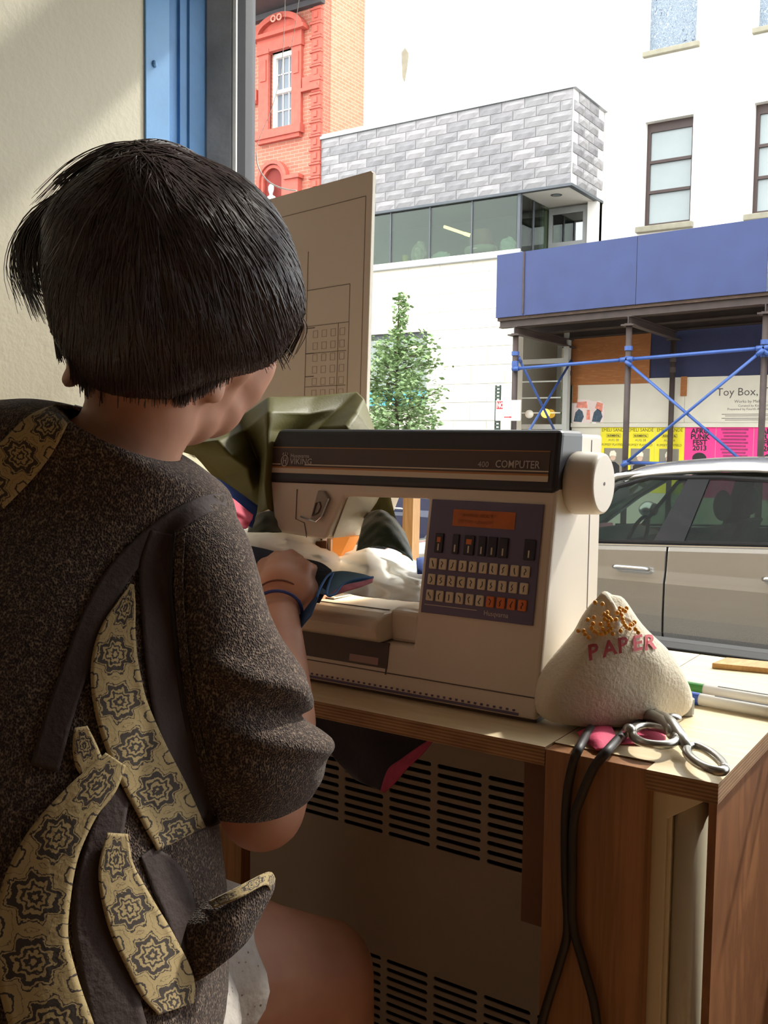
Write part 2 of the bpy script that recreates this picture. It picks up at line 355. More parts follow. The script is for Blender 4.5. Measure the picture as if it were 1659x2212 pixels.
# strip window
strip_glass = glassmat('tree_reflection_glass', (.55, .66, .57), .055)  # green tint stands in for trees reflected in the glass
GB, GT = 4.12, ZB-.04
gx = [XL, -10.14, -9.354, -8.566, -7.768, -6.95]
for i in range(5): obj('glass_pane', MB().box(gx[i]+.012, gx[i+1]-.012, YF+.03, YF+.05, GB, GT), strip_glass, sb)
for x in gx[1:-1]: obj('mullion', MB().box(x-.012, x+.012, YF+.02, YF+.06, GB, GT), dark_metal, sb)
obj('corner_post', MB().box(-6.95, -6.90, YF+.02, YF+.09, GB, GT), dark_metal, sb)
for y in (YF+.10, YF+.55): obj('glass_pane', MB().box(-6.93, -6.91, y, y+.40, GB, GT), strip_glass, sb)
obj('mullion', MB().box(-6.94, -6.90, YF+.50, YF+.55, GB, GT), dark_metal, sb)
obj('recess_wall', MB().box(-6.94, XR, YW-.1, YW, 3.6, ZB-.03), plain('grey_recess_render', '77797c', .7, .05), sb)
dg_ = obj('balcony_door', MB().box(-6.9, -6.84, YW-.16, YW-.1, 3.7, ZB-.06).box(-6.30, -6.22, YW-.16, YW-.1, 3.7, ZB-.06).box(-6.84, -6.30, YW-.16, YW-.1, ZB-.16, ZB-.06).box(-6.84, -6.30, YW-.16, YW-.1, 4.36, 4.44), plain('grey_door_frame', '8b8d8c', .5, .05), sb)
obj('pane', MB().box(-6.84, -6.30, YW-.14, YW-.12, 4.44, ZB-.16), glassmat('dark_door_glass', (.35, .42, .42), .3), dg_)
obj('recess_pillar', MB().box(-6.2, XR, YW-.22, YW, 3.6, ZB-.03), soffit, sb)
obj('ledge', MB().box(XL, -6.84, YF-.08, YF+.3, 4.04, 4.12), metal_grey, sb, bevel=.01)
room_m = plain('upstairs_room_paint', '6c7462', .8, .1, .8)
obj('upstairs_room', MB().box(XL, -6.98, YW-.05, YW, 4.12, ZB-.05).box(XL, -6.94, YF+.3, YW, 4.06, 4.12).box(XL, -6.94, YF+.1, YW, ZB-.05, ZB), room_m, sb)
# things standing on the strip window's ledge
lampg = emit('warm_tube_light', 'ffd890', 6)
tag(obj('tube_lamp', MB().tube([(-8.55, 14.5, 4.78), (-8.15, 14.5, 4.62)], .025, 10).tube([(-8.15, 14.5, 4.62), (-8.02, 14.5, 4.57)], .03, 10), lampg), 'glowing warm tube lamp hanging inside the upstairs strip window', 'lamp')
rings = []
for i in range(7):
    a = i/6; rr = .21*math.cos(a*1.35)**.6 if a < 1 else .05
    rings.append([(-7.72+rr*(1+.05*math.cos(18*k*2*math.pi/36*1))*math.cos(2*math.pi*k/36), 14.29+rr*.7*math.sin(2*math.pi*k/36), 4.33+.28*math.sin(a*math.pi/2)) for k in range(36)])
hat = thing('ribbed_basket', (-7.72, 14.29, 4.12), 'pinkish ribbed upturned basket on the upstairs window ledge', 'basket')
obj('dome', MB().loft(rings), plain('pink_straw', 'c08a80', .8, .2, 20), hat, smooth=True)
obj('rim', MB().tube([(-7.72+.22*math.cos(a*math.pi/12), 14.29+.14*math.sin(a*math.pi/12)  , 4.26) for a in range(25)], .075, 8), plain('pale_rim_cloth', 'd8cbc2', .8, .1), hat, smooth=True)
def crumpled(name, c, r, seed, mat, label, cat):
    rr = random.Random(seed); mb = MB().ball(c, r, 14, 9)
    for p in mb.v:
        d = p-Vector(c); k = 1+rr.uniform(-.16, .16); p.x = c[0]+d.x*k; p.y = c[1]+d.y*k; p.z = max(c[2]-r[2]*.8, c[2]+d.z*(1+rr.uniform(-.2, .2)))
    return obj(name, mb, mat, None, label=label, cat=cat)
wp = plain('white_plastic_film', 'e9eaea', .4, .08, 8)
crumpled('plastic_bag', (-8.86, 14.2, 4.29), (.14, .1, .2), 3, plain('reddish_white_plastic', 'e0c6bf', .4, .3, 14), 'crumpled red and white plastic bag on the upstairs window ledge', 'bag')
crumpled('cloth_heap', (-8.42, 14.2, 4.2), (.19, .1, .09), 4, wp, 'low white cloth heap behind the upstairs glass', 'cloth')
crumpled('cloth_heap', (-7.17, 14.2, 4.25), (.14, .09, .14), 5, wp, 'white crumpled heap at the corner end of the upstairs glass', 'cloth')
cup = obj('paper_cup', MB().tube([(-9.13, 14.2, 4.12), (-9.13, 14.2, 4.30)], [.05, .06], 16), plain('yellow_card', 'e8d13c', .5, .05), None, label='small yellow cup on the upstairs window ledge', cat='cup')
# lower tiled front, shop window and glazed entrance
t = 'lower_wall'
HW = (-10.3, -8.565, 1.69, 2.97)
obj('lower_core', wall_with_holes(XL, -6.88, SZ, 4.04, YF+.02, YF+.2, [HW]), joint_grey, sb)
tw, th = .62, .30; tp = None
def tile(x0, x1, z0, z1):
    return obj('wall_tile', MB().box(x0+.003, x1-.003, YF-.004, YF+.03, z0+.003, z1-.003), cream_tile, sb)
zc = [SZ+.12+th*i for i in range(16)]
tp = tile(-9.0, -9.0+tw, 0, th); first = True
for r_, z0 in enumerate(zc):
    z1 = min(z0+th, 4.04); x = -10.2 - (r_ % 2)*tw/2
    while x < -6.88:
        a, c = max(x, XL), min(x+tw, -6.88)
        cuts = [(a, c)]
        if z1 > HW[2]+.02 and z0 < HW[3]-.02: cuts = [(max(a, HW[1]), c)] if c > HW[1] else []
        for p, q in cuts:
            if q-p < .06: continue
            if z1-z0 < th-.01:
                tile(p, q, z0, z1); continue
            cc = ((p+q)/2, wloc(tp).y, (z0+z1)/2)
            if first: tp.location = Vector(cc)-wloc(sb); WL[tp.name] = Vector(cc); tp.scale.x = (q-p)/tw; first = False
            else: k_ = clone(tp, sb, cc); k_.scale.x = (q-p)/tw
        x += tw
sw = obj('shop_window', MB().box(HW[0], HW[1], YF+.08, YF+.16, HW[3]-.1, HW[3]).box(HW[1]-.05, HW[1], YF+.08, YF+.16, HW[2], HW[3]-.1).box(HW[0], HW[1]-.05, YF+.08, YF+.16, HW[2], HW[2]+.04).box(HW[0], HW[1]-.05, YF+.08, YF+.16, 1.98, 2.02), dark_metal, sb)
obj('pane', MB().box(HW[0], HW[1]-.05, YF+.1, YF+.115, 2.02, HW[3]-.1), glassmat('pale_shop_glass', (.75, .83, .78), .12), sw)
obj('sign_strip', MB().box(HW[0], HW[1]-.05, YF+.1, YF+.13, 1.73, 1.98), plain('cyan_sign_film', '52c4e6', .4, .06), sw)
cur = []
for i in range(60): x = HW[0]+(HW[1]-.05-HW[0])*i/59; cur.append((x, YF+.34+.035*math.sin(i*1.25)))
obj('curtain', MB().grid([[(x, y, HW[2]) for x, y in cur], [(x, y, HW[3]) for x, y in cur]]), plain('green_grey_curtain', '8f9c8a', .8, .1), sw)
for x in (-9.05, -8.85): obj('lamp_tube', MB().tube([(x, YF+.22, 2.72), (x+.14, YF+.22, 2.73)], .025, 8), lampg, sw)
ent_glass = glassmat('entrance_glass', (.5, .58, .53), .25)
en = thing('glass_entrance', (-6.5, 15.0, SZ+.12), 'tall glazed shop entrance with etched lines under the shed', 'entrance')
obj('frame', MB().box(-7.35, -7.27, 14.85, 14.97, SZ+.12, 3.4).box(-6.45, -6.37, 14.85, 14.97, SZ+.12, 3.4).box(-7.27, -6.45, 14.85, 14.97, 2.42, 2.50).box(-7.27, -6.45, 14.85, 14.97, 1.34, 1.42).box(-7.27, -6.45, 14.85, 14.97, 3.32, 3.4), plain('entrance_frame', 'b4b6b2', .5, .05), en)
obj('pane', MB().box(-7.27, -6.45, 14.9, 14.915, 1.42, 2.42), ent_glass, en); obj('pane', MB().box(-7.27, -6.45, 14.9, 14.915, 2.5, 3.32), ent_glass, en); obj('pane', MB().box(-7.27, -6.45, 14.9, 14.915, SZ+.15, 1.34), ent_glass, en)
etch = plain('etched_line', 'cfd8d2', .6, .1)
for z in (3.0, 2.12, 1.85, 1.6): obj('etched_line', MB().box(-7.24, -6.5, 14.89, 14.899, z, z+.022), etch, en)
obj('back_wall', MB().box(-7.4, -6.1, 15.2, 15.29, SZ+.12, 3.5), plain('dark_green_lobby', '46544b', .7, .2, 1.5), en)
for x, z in ((-6.72, 1.62),): tag(obj('globe_lamp', MB().ball((x, 14.8, 1.60), .075, 14, 10), emit('amber_globe', 'ffc04a', 3), None, smooth=True), 'small amber globe light by the glazed entrance', 'lamp')
tag(obj('globe_lamp', MB().ball((-6.92, 14.6, 1.58), .07, 14, 10), plain('white_globe', 'f6f2e6', .3, .02), None, smooth=True), 'small white globe light beside the parking sign', 'lamp')
# ------------------------------------------------------------------ red building
t = NT('orange_brick'); bk = t.n('ShaderNodeTexBrick'); bk.inputs['Scale'].default_value = 1.0
mp = t.mapped((1, 1, 1)); sx = t.sepxyz(mp); cmb = t.n('ShaderNodeCombineXYZ'); t.l(t.math('ADD', sx[0], sx[1]), cmb.inputs[0]); t.l(sx[2], cmb.inputs[1]); t.l(cmb.outputs[0], bk.inputs['Vector'])
bk.inputs['Brick Width'].default_value = .2; bk.inputs['Row Height'].default_value = .065; bk.inputs['Mortar Size'].default_value = .006
for i, c in ((1, 'b5705a'), (2, 'a86450'), (3, 'b98e7c')): bk.inputs[i].default_value = (*srgb(c), 1)
t.col(bk.outputs['Color']); brick = t.done(.85)
t = NT('faded_side_brick'); bk = t.n('ShaderNodeTexBrick'); mp = t.mapped((1, 1, 1)); sx = t.sepxyz(mp); cmb = t.n('ShaderNodeCombineXYZ'); t.l(sx[1], cmb.inputs[0]); t.l(sx[2], cmb.inputs[1]); t.l(cmb.outputs[0], bk.inputs['Vector']); bk.inputs['Scale'].default_value = 1.0
bk.inputs['Brick Width'].default_value = .2; bk.inputs['Row Height'].default_value = .065; bk.inputs['Mortar Size'].default_value = .008
for i, c in ((1, 'bd8a70'), (2, 'b37e62'), (3, 'c4a08a')): bk.inputs[i].default_value = (*srgb(c), 1)
t.col(bk.outputs['Color']); brick2 = t.done(.9)
red = plain('red_painted_stone', 'b85848', .7, .14, 9, 40, .2)
white_trim = plain('white_window_paint', 'eceae4', .5, .04)
rb = thing('red_building', (-13.4, YF+.6, SZ), 'orange brick building with carved red window trim and bust niche', 'building')
RWin = (-12.05, -11.50, 6.83, 8.22)
obj('front_wall', wall_with_holes(-17, -10.86, SZ, 9.6, YF, YF+.25, [RWin, (-14.65, -14.1, 6.83, 8.22)]), brick, rb)
obj('side_wall', MB().box(-11.1, -10.85, YF+.25, 22, SZ, 9.6), brick2, rb)
obj('cornice', MB().box(-17, -10.72, YF-.75, YF, 8.92, 9.5).box(-17, -10.8, YF-.12, YF, 8.82, 8.92), plain('dark_cornice', '4a4648', .7, .1), rb)
def red_window(x0, x1, z0, z1):
    g = obj('sash_window', MB().box(x0, x0+.07, YF+.06, YF+.16, z0, z1).box(x1-.05, x1, YF+.06, YF+.16, z0, z1).box(x0+.07, x1-.05, YF+.06, YF+.16, z1-.08, z1).box(x0+.07, x1-.05, YF+.06, YF+.16, z0, z0+.06)
        .box(x0+.07, x1-.05, YF+.05, YF+.15, (z0+z1)/2-.03, (z0+z1)/2+.03), white_trim, rb)
    a, c = x0+.07, x1-.05
    for zz0, zz1 in ((z0+.06, (z0+z1)/2-.03), ((z0+z1)/2+.03, z1-.08)):
        zm = (zz0+zz1)/2; xs = [a+(c-a)*k/3 for k in range(4)]
        for k in range(3):
            for q0, q1 in ((zz0, zm), (zm, zz1)): obj('pane', MB().box(xs[k]+.007, xs[k+1]-.007, YF+.12, YF+.13, q0+.007, q1-.007), plain('dull_blue_pane', '6f7a84', .15, .1, 2), g)
        obj('muntin', MB().box(a, c, YF+.1, YF+.12, zm-.009, zm+.009).box(xs[1]-.009, xs[1]+.009, YF+.1, YF+.12, zz0, zz1).box(xs[2]-.009, xs[2]+.009, YF+.1, YF+.12, zz0, zz1), white_trim, g)
    xc = (x0+x1)/2
    for s_, e in ((x0-.24, x0), (x1, x1+.22)):
        obj('pilaster', MB().box(s_, e, YF-.07, YF+.02, z0-.02, z1+.12).box(s_-.03, e+.03, YF-.10, YF+.02, z1-.02, z1+.06).box(s_+.05, e-.05, YF-.09, YF, z1-.5, z1-.12), red, rb)
    obj('lintel', MB().box(x0-.26, x1+.24, YF-.09, YF+.06, z1, z1+.26), red, rb)
    arc = [(xc+(x1-x0+.62)/2*math.sin(a*math.pi/16), z1+.30+.34*math.cos(a*math.pi/16)-.02) for a in range(-8, 9)]
    outer = [(x, z) for x, z in arc]; inner = [(xc+(x-xc)*.8, z1+.30+(z-z1-.30)*.70) for x, z in arc]
    obj('pediment_arch', MB().prism([(x, YF-.16, z) for x, z in outer]+[(x, YF-.16, z) for x, z in inner[::-1]], [(x, YF, z) for x, z in outer]+[(x, YF, z) for x, z in inner[::-1]]), red, rb)
    obj('pediment_field', MB().py([(x, z) for x, z in inner], YF-.06, YF), red, rb)
    obj('pediment_base', MB().box(xc-.62, xc+.62, YF-.18, YF, z1+.24, z1+.31), red, rb)
    for q in (-.07, .07): obj('rosette', MB().tube([(xc+q+.05*math.cos(a*math.pi/6), YF-.18, z1+.52+.05*math.sin(a*math.pi/6)) for a in range(13)], .016, 6), plain('pale_carving', 'e09a86', .8, .1), rb)
    obj('sill', MB().box(x0-.3, x1+.26, YF-.14, YF+.05, z0-.17, z0-.02).box(x0-.25, x1+.21, YF-.1, YF, z0-.24, z0-.17), red, rb)
red_window(*RWin); red_window(-14.65, -14.1, 6.83, 8.22)
for x0, x1 in ((-11.26, -10.86), (-13.7, -12.35)):
    obj('string_course', MB().box(x0, x1, YF-.06, YF+.01, 7.42, 7.62).box(x0, x1, YF-.10, YF+.01, 7.36, 7.42), red, rb)
qp = obj('quoin_block', MB().box(-11.06, -10.85, YF-.05, YF+.02, 0, .19).box(-11.09, -10.84, YF-.075, YF+.02, .19, .225).box(-11.00, -10.92, YF-.07, YF, .05, .15), red, rb)
zq = 4.9; q0 = wloc(qp).z; first = True
obj('quoin_strip', MB().box(-11.05, -10.852, YF-.02, YF+.01, 4.7, 8.82), red, rb)
while zq < 8.7:
    p = Vector((wloc(qp).x, wloc(qp).y, zq+.11))
    if first: qp.location = p-wloc(rb); first = False
    else: clone(qp, rb, p)
    zq += .245
# niche with a white bust
nx, nz = -11.93, 5.80
arch = lambda r, n=12: [(nx+r*math.cos(a*math.pi/n), nz+.1+r*math.sin(a*math.pi/n)) for a in range(n+1)]
for r0_, r1_, d in ((.36, .29, .12), (.28, .22, .08)):
    o_, i_ = arch(r0_), arch(r1_)
    poly = [(nx+r0_, nz-.28)]+o_+[(nx-r0_, nz-.28), (nx-r1_, nz-.28)]+i_[::-1]+[(nx+r1_, nz-.28)]
    obj('niche_arch', MB().py(poly, YF-d, YF), red, rb)
obj('niche_back', MB().py([(nx+.22, nz-.28)]+arch(.22)+[(nx-.22, nz-.28)], YF-.02, YF), plain('dark_red_niche', '7c2a20', .8, .1), rb)
obj('niche_base', MB().box(nx-.66, nx+.62, YF-.16, YF, nz-.38, nz-.28).box(nx-.56, nx+.52, YF-.1, YF, nz-.62, nz-.38).box(nx-.62, nx+.58, YF-.14, YF, nz-.70, nz-.62).box(nx+.36, nx+.64, YF-.12, YF, nz-.28, nz+.05).box(nx+.33, nx+.68, YF-.16, YF, nz+.05, nz+.12).box(nx-.66, nx-.38, YF-.12, YF, nz-.28, nz-.06), red, rb)
bust = MB()
prof = [(.0, .30), (.035, .295), (.06, .26), (.062, .20), (.05, .16), (.035, .13), (.036, .10), (.09, .07), (.12, .03), (.12, 0)]
bust.loft([[(nx+r*math.cos(2*math.pi*k/14), YF-.11+r*.6*math.sin(2*math.pi*k/14), nz-.28+z) for k in range(14)] for r, z in [(max(r, .002), z) for r, z in prof]])
obj('bust', bust, plain('white_marble', 'f2f0ea', .5, .03), None, smooth=True, label='small white marble bust in the red arched niche', cat='bust')
# ------------------------------------------------------------------ sidewalk shed across the street
shed_blue = plain('blue_shed_paint', '2e3b68', .6, .1, 3, 30, .15)
pipe_blue = plain('blue_pipe_paint', '31508f', .45, .12, 6)
steel_rust = plain('dark_rusty_steel', '3e312c', .65, .3, 7)
plank = wood('shed_deck_planks', '5d4636', '41332a', .8, (3, 22, 22))
sh = thing('sidewalk_shed', (-4.2, 14.0, SZ+.12), 'blue sidewalk shed with plywood parapet on pipe posts across the street', 'scaffold')
def sz(x): return (x+6.7)*.026
SH = Matrix(((1, 0, 0, 0), (0, 1, 0, 0), (.026, 0, 1, 6.7*.026), (0, 0, 0, 1)))
xs = [-6.735, -6.285, -4.60, -2.90, -1.2, .6]
for a, c in zip(xs, xs[1:]):
    obj('parapet_panel', MB().prism([(a+.004, 12.97, 2.945+sz(a)), (c-.004, 12.97, 2.945+sz(c)), (c-.004, 12.97, 3.865+sz(c)), (a+.004, 12.97, 3.865+sz(a))], [(a+.004, 13.0, 2.945+sz(a)), (c-.004, 13.0, 2.945+sz(c)), (c-.004, 13.0, 3.865+sz(c)), (a+.004, 13.0, 3.865+sz(a))]), shed_blue, sh)
obj('panel_batten', MB().box(-6.30, -6.275, 12.955, 12.97, 2.98, 3.87), steel_rust, sh)
for i in range(9):
    y = 13.0+i*.225; obj('deck_plank', MB().box(-6.72, .6, y+.004, y+.221, 2.90, 2.95).xf(SH), plank, sh)
for y in (13.08, 14.0, 14.92): obj('ledger_beam', MB().box(-6.7, .6, y-.03, y+.03, 2.80, 2.90).box(-6.7, .6, y-.06, y+.06, 2.80, 2.815).xf(SH), steel_rust, sh)
PX = [-6.41, -4.69, -2.90, -1.1]
for x in PX:
    obj('cross_beam', MB().box(x-.05, x+.05, 12.95, 15.05, 2.68, 2.695).box(x-.008, x+.008, 12.95, 15.05, 2.695, 2.785).box(x-.05, x+.05, 12.95, 15.05, 2.785, 2.80).xf(Matrix.Translation((0, 0, sz(x)))), steel_rust, sh)
    for y in (13.0, 14.98):
        p = obj('post', MB().tube([(x, y, SZ+.12), (x, y, 2.66+sz(x))], .042, 12), steel_rust, sh, smooth=True)
        obj('head_plate', MB().box(x-.09, x+.09, y-.09, y+.09, 2.66+sz(x), 2.68+sz(x)), steel_rust, p)
        obj('collar', MB().tube([(x, y, 2.38), (x, y, 2.44)], .056, 12).tube([(x, y, 2.22), (x, y, 2.30)], .05, 12), pipe_blue if y < 14 else steel_rust, p)
def pipe(a, b, r=.024, m=pipe_blue):
    a, b = Vector(a), Vector(b); d = (b-a).normalized()
    o = obj('rail_pipe', MB().tube([a, b], r, 10).tube([a-d*.01, a+d*.09], r*1.5, 10).tube([b-d*.09, b+d*.01], r*1.5, 10), m, sh, smooth=True); return o
zr = lambda x: 2.18+(x+6.41)*.043
for a, c in zip(PX, PX[1:]):
    pipe((a, 12.94, zr(a)), (c, 12.94, zr(c))); 
    if a > -6: pipe((a, 12.93, zr(a)-.03), (c, 12.93, .72), .02); pipe((a, 12.90, .80), (c, 12.90, zr(c)-.03), .02); pipe((a, 12.94, .84), (c, 12.94, .84), .022)
pipe((-6.38, 13.05, 2.35), (-6.38, 14.95, .9), .02); pipe((-6.36, 13.05, 1.0), (-6.36, 14.95, 2.45), .02)
# ------------------------------------------------------------------ hoarding and posters
ply_o = wood('orange_plywood_sheet', 'b0743f', '94592a', .7, (1.2, 1.2, 14), dist=3.5)
navy = plain('navy_hoarding_paint', '262a4c', .7, .12, 2)
hb_white = plain('white_hoarding_paint', 'd9d3c2', .75, .07, 2, 20, .1)
hd = thing('hoarding', (-4.2, 15.12, SZ+.12), 'painted plywood hoarding with bare orange panel and white band', 'hoarding')
YH = 15.10
obj('bare_panel', MB().box(-6.40, -5.09, YH-.03, YH+.02, 2.07, 3.2), ply_o, hd)
obj('navy_panel', MB().box(-5.085, -2.9, YH, YH+.03, 2.15, 3.2), navy, hd); obj('navy_panel', MB().box(-2.895, .6, YH, YH+.03, 2.15, 3.2), navy, hd)
for a, c in ((-6.38, -4.52), (-4.516, -2.4), (-2.396, .6)): obj('white_panel', MB().box(a, c, YH-.02, YH+.03, 1.45, 2.15), hb_white, hd)
obj('white_rail', MB().box(-6.38, .6, YH-.04, YH+.03, 1.38, 1.446), hb_white, hd)
obj('lower_panel', MB().box(-6.38, .6, YH, YH+.03, SZ+.12, 1.38), hb_white, hd)
obj('batten', MB().box(-4.58, -4.49, YH-.05, YH-.02, 1.86, 2.16), ply_o, hd); obj('batten', MB().box(-6.36, -6.28, YH-.05, YH-.02, 1.78, 2.1), ply_o, hd)
ink = plain('charcoal_ink', '55504e', .8, .05); XD, ZD = (1, 0, 0), (0, 0, 1)
text('headline', 'Toy Box, Tool B', .165, (-4.04, YH-.021, 1.855), XD, ZD, ink, hd)
for i, (s_, z, sz_) in enumerate((('Works by Melanie Paterson', 1.745, .062), ('Curated by Keith Schweitzer', 1.685, .05), ('Presented by Fourth Arts Block (fabnyc.org)', 1.635, .05))): text('caption', s_, sz_, (-3.42, YH-.021, z), XD, ZD, ink, hd, 'CENTER')
for i, z in enumerate((1.57, 1.545, 1.51, 1.485)): obj('fine_print', MB().box(-3.95+.05*(i % 2), -2.95-.1*(i % 3), YH-.0215, YH-.02, z, z+.008), ink, hd)
bk = plain('poster_black', '1c1a1c', .6, .05); yel = plain('poster_yellow', 'f0e028', .5, .05); pnk = plain('poster_pink', 'f0368c', .5, .05); dpk = plain('poster_dark_print', '9c2a62', .6, .2, 14)
gry = plain('poster_photo_grey', '8a8578', .6, .15, 4); skin_p = plain('poster_skin', 'd8b8a0', .6, .05); blond = plain('poster_blond', 'efe8d2', .6, .05)
YP = YH-.004
def paper(name, x0, x1, z0, z1, mat, label, cat='poster', group=None): return obj(name, MB().box(x0+.003, x1-.003, YP, YP+.003, z0, z1), mat, None, label=label, cat=cat, group=group)
xs = [-5.87, -5.43, -4.975, -4.505]
for i, lab in enumerate(('leftmost yellow concert poster on the hoarding, partly behind the machine', 'middle yellow concert poster, right of the pipe post', 'rightmost yellow concert poster, next to the pink ones')):
    a, c = xs[i], xs[i+1]; xc = (a+c)/2; p = paper('yellow_poster', a, c, .34, 1.375, yel, lab, group='yellow concert posters')
    y = YP-.0005
    text('title', 'EMELI SANDÉ', .075, (xc, y, 1.31), XD, ZD, bk, p, 'CENTER', .92)
    text('guest', 'RUDIMENTAL', .042, (xc, y, 1.228), XD, ZD, bk, p, 'CENTER', .8, bold=.002)
    obj('guest_box', MB().box(xc-.12, xc+.12, y-.0005, y, 1.215, 1.219).box(xc-.12, xc+.12, y-.0005, y, 1.267, 1.271).box(xc-.12, xc-.116, y-.0005, y, 1.219, 1.267).box(xc+.116, xc+.12, y-.0005, y, 1.219, 1.267), bk, p)
    text('date', 'AUG 28', .052, (xc, y, 1.155), XD, ZD, ink, p, 'CENTER')
    text('venue', 'RUMSEY PLAYFIELD', .052, (xc, y, 1.08), XD, ZD, bk, p, 'CENTER', .88)
    ph = obj('photo', MB().box(xc-.155, xc+.155, y-.001, y, .56, 1.04), gry, p)
    obj('figure', MB().py([(xc-.12, .57), (xc+.12, .57), (xc+.11, .76), (xc+.04, .82), (xc-.04, .82), (xc-.11, .76)], y-.0016, y-.001), bk, ph)
    obj('face', MB().tube([(xc, y-.0022, .885), (xc, y-.0016, .885)], .045, 16), skin_p, ph)
    obj('hair', MB().py([(xc-.055, .9), (xc-.02, .925), (xc+.04, .915), (xc+.05, .9), (xc+.055, .96), (xc+.02, 1.005), (xc-.04, .995), (xc-.06, .95)], y-.0028, y-.0022), blond, ph)
xs = [-4.505, -4.03, -3.475, -2.98, -2.42]
for i in range(4):
    a, c = xs[i], xs[i+1]; xc = (a+c)/2; y = YP-.0005
    lab = ('pink festival poster with the date, beside the yellow ones', 'pink poster covered in rows of dark lettering', 'second pink festival poster with the date, behind the right pipe post', 'pink poster of dark lettering at the picture edge')[i]
    p = paper('pink_poster', a, c, .30, 1.40+.012*i, pnk, lab, group='pink festival posters')
    if i % 2 == 0:
        for k, s_ in enumerate(('AFRO', 'PUNK', 'FEST', '2013')): text('title', s_, .108, (xc, y, 1.285-k*.087), XD, ZD, bk, p, 'CENTER', 1.0, bold=.004)
        obj('afro_head', MB().py([(xc+.11*math.cos(k*math.pi/12), .87+.09*math.sin(k*math.pi/12)+(.03 if 0 < k < 12 else -.25)) for k in range(13)], y-.001, y), bk, p)
        obj('face', MB().tube([(xc, y-.002, .79), (xc, y-.001, .79)], .065, 16), plain('poster_brown_face', '6d4436', .6, .05), p)
    else:
        for k in range(13): obj('lettering_row', MB().box(xc-.2+.02*(k % 3), xc+.2-.03*(k % 2), y-.0006, y, 1.33-k*.05, 1.36-k*.05), dpk, p)
st = obj('torn_flyer', MB().py([(-6.35, 1.43), (-6.06, 1.42), (-6.055, 1.46), (-5.83, 1.455), (-5.80, 1.6), (-5.82, 1.74), (-5.88, 1.81), (-6.02, 1.80), (-6.09, 1.83), (-6.34, 1.84)], YH-.026, YH-.0215), plain('flyer_paper', 'ecd9d2', .8, .1), None, label='torn pale pink flyers pasted on the white hoarding band', cat='flyer')
sal = plain('flyer_salmon', 'e8907c', .8, .3, 20); inkb = plain('flyer_blue_ink', '4a5a68', .8, .4, 30)
for k, x in enumerate((-6.25, -5.93)):
    obj('print_blot', MB().py([(x-.09, 1.47), (x+.05, 1.46), (x+.09, 1.55), (x+.06, 1.64), (x, 1.68), (x-.06, 1.62)], YH-.028, YH-.026), inkb, st)
for pl in ([(-6.3, 1.70), (-6.1, 1.69), (-6.12, 1.80), (-6.28, 1.79)], [(-6.12, 1.5), (-6.05, 1.5), (-6.06, 1.66), (-6.11, 1.66)], [(-5.97, 1.69), (-5.85, 1.62), (-5.84, 1.76), (-5.94, 1.79)]): obj('print_blot', MB().py(pl, YH-.028, YH-.026), sal, st)
# ------------------------------------------------------------------ parking sign
sg = thing('parking_sign', (-6.48, 12.6, SZ+.12), 'white no-parking sign on a perforated green post', 'sign')
gpost = plain('green_post_paint', '3b4a44', .6, .1)
pm = MB().box(-6.525, -6.515, 12.6, 12.64, SZ+.12, 1.925).box(-6.455, -6.445, 12.6, 12.64, SZ+.12, 1.925)
z = SZ+.14
while z < 1.9: pm.box(-6.515, -6.455, 12.6, 12.612, z, z+.03); z += .05
obj('post', pm, gpost, sg)
obj('plate', MB().box(-6.50, -6.10, 12.58, 12.59, 1.41, 1.705), white_trim, sg, bevel=.004)
sred = plain('sign_red', 'b8323a', .6, .05)
obj('red_square', MB().box(-6.485, -6.385, 12.577, 12.58, 1.58, 1.69), sred, sg)
text('lettering', 'NO', .105, (-6.477, 12.576, 1.60), XD, ZD, white_trim, sg, sx=.62, bold=.004)
text('lettering', 'PARKING', .07, (-6.375, 12.578, 1.615), XD, ZD, plain('sign_pale_red', 'd8b0ae', .6, .1), sg, sx=.8)
obj('arrow', MB().py([(-6.36, 1.455), (-6.27, 1.455), (-6.27, 1.445), (-6.23, 1.4625), (-6.27, 1.48), (-6.27, 1.47), (-6.36, 1.47)], 12.577, 12.58), sred, sg)
